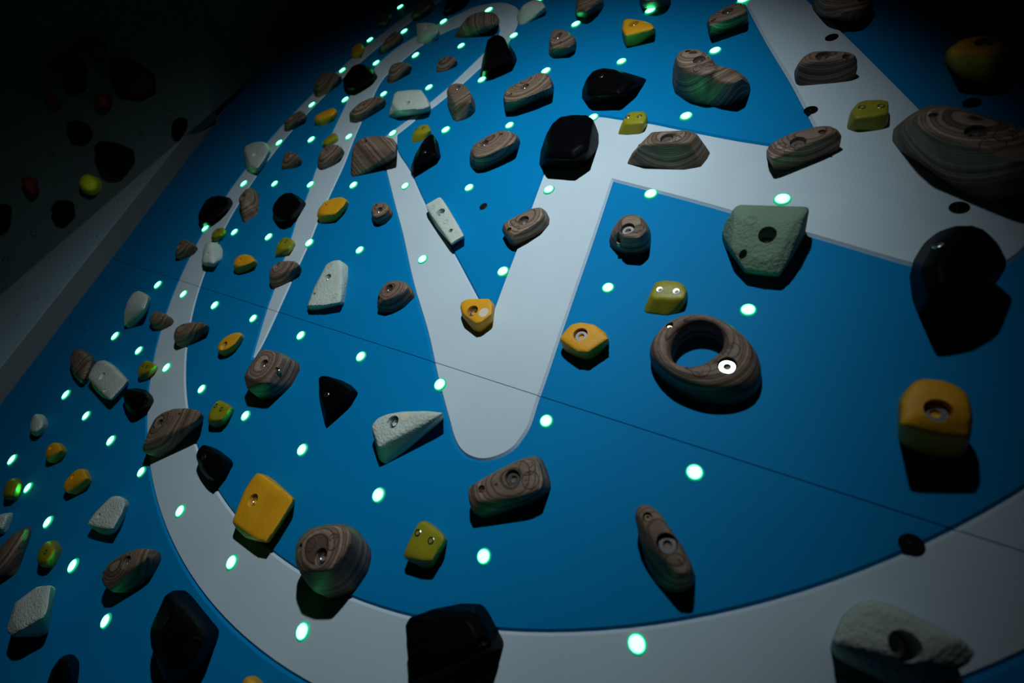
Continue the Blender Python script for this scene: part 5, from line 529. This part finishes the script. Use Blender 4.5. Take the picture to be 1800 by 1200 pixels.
def prism(name, poly, back):
    """solid from a 3D polygon, extruded by the vector back"""
    n = len(poly)
    v = [Vector(p) for p in poly] + [Vector(p) + Vector(back) for p in poly]
    f = [tuple(range(n)), tuple(reversed(range(n, 2 * n)))]
    for i in range(n):
        j = (i + 1) % n
        f.append((i, i + n, j + n, j))
    me = mesh_py(name, v, f)
    bm = bmesh.new(); bm.from_mesh(me)
    bmesh.ops.recalc_face_normals(bm, faces=bm.faces)
    bm.to_mesh(me); bm.free()
    return me

def box(name, lo, hi):
    x0, y0, z0 = lo; x1, y1, z1 = hi
    return prism(name, [(x0, y0, z1), (x1, y0, z1), (x1, y1, z1), (x0, y1, z1)], (0, 0, z0 - z1))

# ------------------------------------------------------------------ the board
edge_a = lambda y: LEFT['A'][0] * y + LEFT['A'][1]
BOT, TOP, RIGHT = -1.20, 2.46, 2.32
SEAMS = (0.0212, 1.2412)
SLIT = 0.0006
GW, GD = 0.0034, 0.0042

def smooth_outline(pts):
    """closed outline; corners flagged sharp stay sharp, the rest is a Catmull-Rom curve"""
    n = len(pts)
    out = []
    P = [Vector((p[0] / 1000, p[1] / 1000)) for p in pts]
    for i in range(n):
        a, b_, c_, d_ = P[i - 1], P[i], P[(i + 1) % n], P[(i + 2) % n]
        if pts[i][2]:
            a = b_ * 2 - c_
        if pts[(i + 1) % n][2]:
            d_ = c_ * 2 - b_
        for t in (0, .25, .5, .75):
            t2, t3 = t * t, t * t * t
            out.append(0.5 * ((2 * b_) + (c_ - a) * t + (2 * a - 5 * b_ + 4 * c_ - d_) * t2 + (3 * b_ - a - 3 * c_ + d_) * t3))
    return out

def offset(poly, d):
    n = len(poly)
    area = sum(poly[i].x * poly[(i + 1) % n].y - poly[(i + 1) % n].x * poly[i].y for i in range(n))
    sg = 1 if area > 0 else -1
    res = []
    for i in range(n):
        t0 = (poly[i] - poly[i - 1]).normalized(); t1 = (poly[(i + 1) % n] - poly[i]).normalized()
        n0 = Vector((t0.y, -t0.x)) * sg; n1 = Vector((t1.y, -t1.x)) * sg
        m_ = n0 + n1
        if m_.length < 0.2:
            m_ = n0
        m_.normalize()
        res.append(poly[i] + m_ * d / max(0.45, m_.dot(n0)))
    return res

glyph = smooth_outline(GLYPH)
ro, ri = [Vector((c[0] / 1000, c[1] / 1000, c[2] / 1000)) for c in (RING_OUT, RING_IN)]
def circle(c, dr, n=220):
    return [Vector((c.x + (c.z + dr) * math.cos(2 * math.pi * j / n), c.y + (c.z + dr) * math.sin(2 * math.pi * j / n))) for j in range(n)]
outline = [Vector((edge_a(BOT), BOT)), Vector((RIGHT, BOT)), Vector((RIGHT, TOP)), Vector((edge_a(TOP), TOP))]
V2, E2 = [], []
def add_loop(pts, closed=True):
    s = len(V2)
    V2.extend(pts)
    n = len(pts)
    for i in range(n if closed else n - 1):
        E2.append((s + i, s + (i + 1) % n))
add_loop(outline)
for ys in SEAMS:
    for d in (-SLIT, SLIT):
        add_loop([Vector((edge_a(ys + d), ys + d)), Vector((RIGHT, ys + d))], False)
for c in (ro, ri):
    for d in (-GW, 0, GW):
        add_loop(circle(c, d))
for d in (-GW, 0, GW):
    add_loop(offset(glyph, d) if d else glyph)
cv, ce, cf = delaunay_2d_cdt(V2, E2, [], 0, 1e-6)[:3]
CV = np.array([(v.x, v.y) for v in cv])
GP = np.array([(p.x, p.y) for p in glyph])
GA, GB = GP, np.roll(GP, -1, axis=0)

def glyph_dist(P):
    out = np.full(len(P), 9.0)
    for a_, b_ in zip(GA, GB):
        ab = b_ - a_
        t = np.clip(((P - a_) @ ab) / max(1e-12, ab @ ab), 0, 1)
        q_ = a_ + t[:, None] * ab
        out = np.minimum(out, np.hypot(*(P - q_).T))
    return out

def in_glyph(P):
    x, y = P[:, 0], P[:, 1]
    ins = np.zeros(len(P), bool)
    for (x0, y0), (x1, y1) in zip(GA, GB):
        c_ = (y0 > y) != (y1 > y)
        if y1 != y0:
            ins ^= c_ & (x < (x1 - x0) * (y - y0) / (y1 - y0) + x0)
    return ins

dist = np.minimum(glyph_dist(CV), np.minimum(abs(np.hypot(CV[:, 0] - ro.x, CV[:, 1] - ro.y) - ro.z), abs(np.hypot(CV[:, 0] - ri.x, CV[:, 1] - ri.y) - ri.z)))
CZ = -GD * np.clip(1 - dist / (GW * 0.98), 0, 1)
tris = np.array([f for f in cf if len(f) == 3])
cent = CV[tris].mean(axis=1)
white_g = in_glyph(cent)
white_r = (np.hypot(cent[:, 0] - ro.x, cent[:, 1] - ro.y) < ro.z) & (np.hypot(cent[:, 0] - ri.x, cent[:, 1] - ri.y) > ri.z)
inside = (cent[:, 0] > LEFT['A'][0] * cent[:, 1] + LEFT['A'][1]) & (cent[:, 0] < RIGHT) & (cent[:, 1] > BOT) & (cent[:, 1] < TOP)
bands = [(BOT - 1, SEAMS[0] - SLIT), (SEAMS[0] + SLIT, SEAMS[1] - SLIT), (SEAMS[1] + SLIT, TOP + 1)]

def tri_mesh(name, sel, sides=False):
    idx = tris[sel]
    used, inv = np.unique(idx, return_inverse=True)
    inv = inv.reshape(-1, 3)
    v = [(CV[i, 0], CV[i, 1], CZ[i]) for i in used]
    f = []
    for t in inv:
        a_, b_, c_ = t
        cr = (v[b_][0] - v[a_][0]) * (v[c_][1] - v[a_][1]) - (v[b_][1] - v[a_][1]) * (v[c_][0] - v[a_][0])
        f.append((int(a_), int(b_), int(c_)) if cr > 0 else (int(a_), int(c_), int(b_)))
    me = mesh_py(name, v, f)
    if sides:
        bm = bmesh.new(); bm.from_mesh(me)
        be = []
        for e in bm.edges:
            if e.is_boundary:
                a_, b_ = e.verts[0].co, e.verts[1].co
                ymid = (a_.y + b_.y) / 2
                if abs(a_.y - b_.y) < 1e-5 and min(abs(ymid - s_) for s_ in (*SEAMS, BOT, TOP)) < SLIT * 1.5:
                    be.append(e)
                elif abs((a_.x + b_.x) / 2 - edge_a(ymid)) < 1e-4:
                    be.append(e)
        r = bmesh.ops.extrude_edge_only(bm, edges=be)
        for g in r['geom']:
            if isinstance(g, bmesh.types.BMVert):
                g.co.z = -0.018
        bm.to_mesh(me); bm.free()
    return me

board = empty('wall_front', W)
board['kind'] = 'structure'
panels = []
for lo, hi in bands:
    inb = inside & (cent[:, 1] > lo) & (cent[:, 1] < hi)
    p = link_mesh('panel', tri_mesh('panel', inb & ~white_g & ~white_r, True), M['blue'], board)
    p['label'] = 'blue painted climbing board panel'
    panels.append(p)
    for wsel, lab in ((white_r, 'white painted ring band'), (white_g, 'white painted lettering stroke')):
        if (inb & wsel).any():
            wb = link_mesh('painted_band', tri_mesh('painted_band', inb & wsel, True), M['white'], p)
            wb['label'] = lab
link_mesh('backing', box('backing', (edge_a(BOT) - 0.02, BOT, -0.06), (RIGHT, TOP, -0.0185)), M['ply'], board)
hole_me = lathe('bolt_hole', [(0.0062, -0.004), (0.0062, 0.0004), (0.0052, 0.0004), (0.0048, -0.003)], 14)
for x, y in BOLT_HOLES:
    y_ = y / 1000
    k = 0 if y_ < SEAMS[0] else (1 if y_ < SEAMS[1] else 2)
    link_mesh('bolt_hole', hole_me, M['hole'], panels[k], Matrix.Translation((x / 1000, y_, 0)))
tn = lathe('threaded_insert', [(0.009, -0.004), (0.009, 0.0012), (0.0078, 0.0016), (0.0062, 0.0014), (0.0056, 0.0004), (0.0030, 0.0004), (0.0028, 0.0012), (0.0012, 0.0012)], 20)
link_mesh('threaded_insert', tn, M['dark_steel'], panels[1], Matrix.Translation((TNUT[0] / 1000, TNUT[1] / 1000, 0)))

# grey edge strip standing 55 mm proud of the board, left of it
edge_c = lambda y: LEFT['C'][0] * y + LEFT['C'][1]
ycross = (LEFT['C'][1] - LEFT['A'][1]) / (LEFT['A'][0] - LEFT['C'][0])
lw = empty('wall_left', W)
lw['kind'] = 'structure'
strip = prism('edge_strip', [(edge_a(BOT), BOT, .055), (edge_a(ycross), ycross, .055), (edge_a(1.4), 1.4, .055), (edge_a(1.4) - .05, 1.4, .055), (edge_c(ycross) - .10, ycross, .055), (edge_c(BOT) - .02, BOT, .055)], (0, 0, -0.11))
so = link_mesh('edge_strip', strip, M['grey'], lw)
so['label'] = 'pale grey triangular strip beside the board'
ed = link_mesh('strip_edge', prism('strip_edge', [(edge_a(BOT) + .004, BOT, .0545), (edge_a(1.4) + .004, 1.4, .0545), (edge_a(1.4) - .002, 1.4, .0545), (edge_a(BOT) - .002, BOT, .0545)], (0, 0, -0.0545)), M['dark_grey'], so)  # separate darker tone on the strip's side towards the board
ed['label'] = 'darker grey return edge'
for x, y in BAND_HOLES:
    link_mesh('bolt_hole', hole_me, M['hole'], so, Matrix.Translation((x / 1000, y / 1000, .055)))
# steep dark wall rising towards the viewer from the strip
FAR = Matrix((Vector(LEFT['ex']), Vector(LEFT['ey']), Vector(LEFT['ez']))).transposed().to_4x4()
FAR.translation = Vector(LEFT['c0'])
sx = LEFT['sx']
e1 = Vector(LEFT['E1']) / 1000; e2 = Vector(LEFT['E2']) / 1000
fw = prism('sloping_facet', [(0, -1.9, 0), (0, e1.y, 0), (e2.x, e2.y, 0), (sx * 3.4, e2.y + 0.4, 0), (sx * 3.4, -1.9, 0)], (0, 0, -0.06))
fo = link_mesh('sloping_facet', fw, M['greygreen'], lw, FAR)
for x, y in FAR_HOLES:
    link_mesh('bolt_hole', hole_me, M['hole'], fo, Matrix.Translation((x / 1000, y / 1000, 0)) @ Matrix.Scale(1.6, 4))
fi = FAR
pe1, pe2 = fi @ Vector((0, e1.y, 0)), fi @ Vector((e2.x, e2.y, 0))
f2a, f2b = Vector(LEFT['F2a']) / 1000, Vector(LEFT['F2b']) / 1000
nn = (pe2 - pe1).cross(f2b - pe1).normalized()
if nn.z < 0:
    nn = -nn
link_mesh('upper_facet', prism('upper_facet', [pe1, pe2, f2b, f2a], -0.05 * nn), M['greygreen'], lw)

# kickboard and crash mat below the picture
def world_box(name, lo, hi, mat):
    o = link_mesh(name, box(name, lo, hi), mat)
    o['kind'] = 'structure'
    return o
bz = (W @ Vector((0, BOT, -0.03)))
world_box('wall_kicker', (-1.2, bz.y, 0.0), (RIGHT, bz.y + 0.06, bz.z - 0.02), M['grey'])
world_box('floor', (-5, -5, -0.3), (5, bz.y + 0.5, 0), M['mat'])

# ------------------------------------------------------------------ climbing holds
def hull_mesh(d):
    bm = bmesh.new()
    for sfx in ('', '2'):
        if 'rim' + sfx not in d:
            continue
        rim, top = d['rim' + sfx], d['top' + sfx]
        pts = [Vector(p) / 1000 for p in rim] + [Vector(p) / 1000 for p in top]
        pts += [Vector((p[0] / 1000, p[1] / 1000, -0.012)) for p in rim]
        vs_ = [bm.verts.new(p) for p in pts]
        r = bmesh.ops.convex_hull(bm, input=vs_)
        junk = [g for g in r['geom_interior'] + r['geom_unused'] if isinstance(g, bmesh.types.BMVert)]
        bmesh.ops.delete(bm, geom=list(set(junk)), context='VERTS')
    bmesh.ops.recalc_face_normals(bm, faces=bm.faces)
    me = bpy.data.meshes.new('hull')
    bm.to_mesh(me); bm.free()
    return me

def ring_mesh(d):
    n = len(d['secs'][0][1])
    v, f = [], []
    for z, rr in d['secs']:
        for j in range(n):
            a = -math.pi + 2 * math.pi * j / n
            v.append((rr[j] / 1000 * math.cos(a), rr[j] / 1000 * math.sin(a), z / 1000))
    k = len(d['secs'])
    for i in range(k):
        for j in range(n):
            j2 = (j + 1) % n; i2 = (i + 1) % k
            f.append((i * n + j, i * n + j2, i2 * n + j2, i2 * n + j))
    me = mesh_py('hull', v, f)
    bm = bmesh.new(); bm.from_mesh(me)
    bmesh.ops.recalc_face_normals(bm, faces=bm.faces)
    bm.to_mesh(me); bm.free()
    return me

CAV = {'B': (0.0108, 0.009), 'S': (0.0050, 0.006)}

def cavity(b_):
    r, dep = CAV[b_[3]]
    return r, b_[4] / 1000

def set_depths(d, base):
    """bore each bolt hole deep enough that its floor lies below the lowest point of its rim"""
    bm = bmesh.new(); bm.from_mesh(base)
    bvh = BVHTree.FromBMesh(bm)
    for b_ in d['b']:
        if b_[3] not in CAV:
            continue
        r, dep = CAV[b_[3]]
        if b_[4]:
            dep = b_[4] / 1000
        low = b_[2] / 1000
        for k in range(12):
            p = Vector((b_[0] / 1000 + 1.25 * r * math.cos(k * math.pi / 6), b_[1] / 1000 + 1.25 * r * math.sin(k * math.pi / 6), 0.3))
            h = bvh.ray_cast(p, Vector((0, 0, -1)))[0]
            if h is not None and h.z > 0.004:
                low = min(low, h.z)
        floor_z = max(0.0045, min(b_[2] / 1000 - dep, max(low - 0.005, b_[2] / 1000 - max(dep, 0.017))))
        b_[4] = (b_[2] / 1000 - floor_z) * 1000
    bm.free()

def cutter_mesh(d):
    bm = bmesh.new()
    bmesh.ops.create_cube(bm, size=1.0, matrix=Matrix.Translation((0, 0, -0.05)) @ Matrix.Diagonal((0.8, 0.8, 0.1, 1)))
    for b_ in d['b']:
        if b_[3] in CAV:
            r, dep = cavity(b_)
            z0, z1 = b_[2] / 1000 - dep, b_[2] / 1000 + 0.06
            bmesh.ops.create_cone(bm, cap_ends=True, segments=22, radius1=r, radius2=r, depth=z1 - z0,
                                  matrix=Matrix.Translation((b_[0] / 1000, b_[1] / 1000, (z0 + z1) / 2)))
    me = bpy.data.meshes.new('cutter')
    bm.to_mesh(me); bm.free()
    return me

tmp = []
def stage(d, base):
    set_depths(d, base)
    o = bpy.data.objects.new('tmp_hull', base)
    c = bpy.data.objects.new('tmp_cut', cutter_mesh(d))
    col.objects.link(o); col.objects.link(c)
    c.hide_render = True
    rm = o.modifiers.new('r', 'REMESH'); rm.mode = 'VOXEL'; rm.voxel_size = d['vx'] / 1000; rm.use_smooth_shade = True
    sm = o.modifiers.new('s', 'SMOOTH'); sm.factor = 0.5; sm.iterations = d['sm'] + 1
    bo = o.modifiers.new('b', 'BOOLEAN'); bo.operation = 'DIFFERENCE'; bo.object = c; bo.solver = 'MANIFOLD'
    tmp.append((d, o, c))

RING_HOLD.update(m='W', sm=5, vx=2.5, lay='z', lab='oval ring-shaped wooden hold with a big hole and an eye-like bolt', sm_='D')
ALL = [(d, 'board') for d in HOLDS] + [(RING_HOLD, 'ring')] + [(d, 'far') for d in FAR_HOLDS]
for d, kind in ALL:
    stage(d, ring_mesh(d) if kind == 'ring' else hull_mesh(d))
dg = bpy.context.evaluated_depsgraph_get()
baked = []
for d, o, c in tmp:
    me = bpy.data.meshes.new_from_object(o.evaluated_get(dg), depsgraph=dg)
    baked.append(me)
for d, o, c in tmp:
    m1_, m2_ = o.data, c.data
    bpy.data.objects.remove(o); bpy.data.objects.remove(c)
    bpy.data.meshes.remove(m1_); bpy.data.meshes.remove(m2_)

bolt_me = lathe('bolt', [(0.0098, -0.003), (0.0098, 0.0016), (0.0088, 0.0026), (0.0046, 0.0026), (0.0042, 0.0022), (0.0040, -0.002)], 24)
screw_me = lathe('screw', [(0.0044, -0.004), (0.0044, 0.0010), (0.0036, 0.0018), (0.0019, 0.0018), (0.0017, -0.0015)], 16)
flush_me = lathe('flush_screw', [(0.0050, -0.006), (0.0050, 0.0006), (0.0046, 0.0009), (0.0027, 0.0007), (0.0025, -0.0045)], 18)

def stamp_mesh(bvh, cx, cy, r, seed, filled):
    rng = random.Random(seed)
    v, f = [], []
    def ribbon(pts, w, closed=False):
        n = len(pts)
        s = len(v)
        for i, p in enumerate(pts):
            a_ = pts[(i + 1) % n] if (closed or i < n - 1) else p
            b_ = pts[i - 1] if (closed or i > 0) else p
            t = (a_ - b_).normalized(); nrm = Vector((-t.y, t.x)) * w / 2
            v.append(p + nrm); v.append(p - nrm)
        for i in range(n if closed else n - 1):
            j = (i + 1) % n
            f.append((s + 2 * i, s + 2 * i + 1, s + 2 * j + 1, s + 2 * j))
    c = Vector((cx, cy))
    if filled:
        n = 20
        v.append(c.copy())
        for ring_i in (0.5, 1.0):
            for j in range(n):
                v.append(c + Vector((math.cos(2 * math.pi * j / n), math.sin(2 * math.pi * j / n))) * r * ring_i)
        for j in range(n):
            k = (j + 1) % n
            f.append((0, 1 + j, 1 + k))
            f.append((1 + j, 1 + n + j, 1 + n + k, 1 + k))
    else:
        ribbon([c + Vector((math.cos(2 * math.pi * j / 24), math.sin(2 * math.pi * j / 24))) * r for j in range(24)], 0.0009, True)
        for _ in range(4):
            a0 = rng.uniform(0, 6.3)
            p = c + Vector((math.cos(a0), math.sin(a0))) * r * rng.uniform(0.2, 0.7)
            pts = [p]
            for k in range(3):
                a0 += rng.uniform(-1.5, 1.5)
                q_ = pts[-1] + Vector((math.cos(a0), math.sin(a0))) * r * 0.28
                if (q_ - c).length < r * 0.85:
                    pts.append(q_)
            if len(pts) > 1:
                ribbon(pts, 0.0008)
    out = []
    hc = bvh.ray_cast(Vector((cx, cy, 0.3)), Vector((0, 0, -1)))[0]
    zc = hc.z if hc else 0.03
    bad = set()
    for k, p in enumerate(v):
        h = bvh.ray_cast(Vector((p.x, p.y, 0.3)), Vector((0, 0, -1)))
        z = h[0].z if h[0] else -1
        if abs(z - zc) > 0.9 * (p - c).length + 0.002:
            bad.add(k)
        out.append((p.x, p.y, z + 0.0003))
    f = [q_ for q_ in f if not bad.intersection(q_)]
    keep = sorted({k for q_ in f for k in q_})
    idx = {k: j for j, k in enumerate(keep)}
    return mesh_py('stamp', [out[k] for k in keep], [tuple(idx[k] for k in q_) for q_ in f])

FarW = W @ FAR
GROUPS = {'W': 'laminated wooden holds on the board', 'K': 'black holds on the board', 'Y': 'mustard yellow holds on the board',
          'L': 'lime yellow screw-on holds on the board', 'G': 'pale textured holds on the board', 'S': 'pale textured holds on the board'}
for i, ((d, kind), me) in enumerate(zip(ALL, baked)):
    frame = FarW if kind == 'far' else W
    e = empty('climbing_hold', frame @ Matrix.Translation((d['o'][0] / 1000, d['o'][1] / 1000, 0)))
    tag(e, d['lab'], 'climbing hold', 'holds on the dark far wall' if kind == 'far' else GROUPS[d['m']])
    me.name = 'body'
    me.materials.clear()
    me.shade_smooth()
    me.set_sharp_from_angle(angle=math.radians(48))
    if d['m'] == 'W':
        mat = WOODS[d['lay']]
    elif kind == 'far' and d['m'] == 'Y':
        mat = M['YG']
    else:
        mat = M[d['m']]
    link_mesh('body', me, mat, e)
    need_bvh = d.get('st') or d.get('ar')
    for b_ in d['b']:
        x, y, z = b_[0] / 1000, b_[1] / 1000, b_[2] / 1000
        if b_[3] == 'F':
            nrm = Vector(b_[5:8]).normalized()
            rot = nrm.to_track_quat('Z', 'Y').to_matrix().to_4x4()
            rot.translation = Vector((x, y, z)) - nrm * 0.0006
            s_ = link_mesh('screw', flush_me, M['dark_steel'] if d['m'] == 'K' else M['steel'], e, rot)
        else:
            r, dep = cavity(b_)
            zz = z - dep + 0.0008
            if b_[3] == 'B':
                link_mesh('bolt', bolt_me, M['steel'] if (i % 3) else M['dark_steel'], e, Matrix.Translation((x, y, zz)))
            else:
                link_mesh('screw', screw_me, M['brass'], e, Matrix.Translation((x, y, zz)))
    if need_bvh:
        bm = bmesh.new(); bm.from_mesh(me)
        bvh = BVHTree.FromBMesh(bm)
        for k, (x, y, r) in enumerate(d.get('st', [])):
            sm_ = d.get('sm_', 'D')
            mt = {'D': M['burn'], 'P': M['pale'], 'G': M['emboss_sage'] if d['m'] == 'S' else M['emboss'], 'L': M['lime_mark']}[sm_]
            link_mesh('stamp', stamp_mesh(bvh, x / 1000, y / 1000, r / 1000, i * 7 + k, sm_ in 'PL'), mt, e)
        if d.get('ar'):
            (x0, y0), (x1, y1) = d['ar']
            a_, b2 = Vector((x0, y0)) / 1000, Vector((x1, y1)) / 1000
            t = (b2 - a_).normalized(); nr = Vector((-t.y, t.x))
            w_ = 0.0006
            pv = [a_ + nr * w_, a_ - nr * w_, b2 - nr * w_, b2 + nr * w_, b2 + nr * 0.0026, b2 - nr * 0.0026, b2 + t * 0.005]
            zs = []
            for p in pv:
                h = bvh.ray_cast(Vector((p.x, p.y, 0.3)), Vector((0, 0, -1)))
                zs.append((p.x, p.y, (h[0].z if h[0] else 0.04) + 0.0003))
            link_mesh('arrow_mark', mesh_py('arrow_mark', zs, [(0, 1, 2, 3), (4, 5, 6)]), M['burn'], e)
        bm.free()

# ------------------------------------------------------------------ LEDs
def dome(r, h, n=18):
    prof = [(r, -0.003), (r, 0.0006)]
    for k in range(1, 5):
        a = math.pi / 2 * k / 5
        prof.append((r * math.cos(a), 0.0006 + h * math.sin(a)))
    return lathe('led_bulb', prof, n)
lit = {}
dark_me = lathe('led_socket', [(0.0100, -0.004), (0.0100, 0.0007), (0.0090, 0.0010), (0.0084, 0.0004), (0.0040, 0.0006), (0.0034, 0.0018), (0.0015, 0.0026)], 20)
for x, y, dark, lab, dist_ in LEDS:
    mw = W @ Matrix.Translation((x / 1000, y / 1000, 0))
    if dark:
        o = link_mesh('led_socket', dark_me, M['hole'], None, mw)
        tag(o, lab, 'light', 'unlit LED sockets on the board')
    else:
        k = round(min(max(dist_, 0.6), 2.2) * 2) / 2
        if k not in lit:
            rr = 1.24 * (0.0082 + 0.0030 * (k - 0.5))  # widened for the painted halo; farther bulbs grow larger to imitate bloom
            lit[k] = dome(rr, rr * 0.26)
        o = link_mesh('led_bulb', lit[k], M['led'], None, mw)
        tag(o, lab, 'light', 'glowing green LEDs on the board')
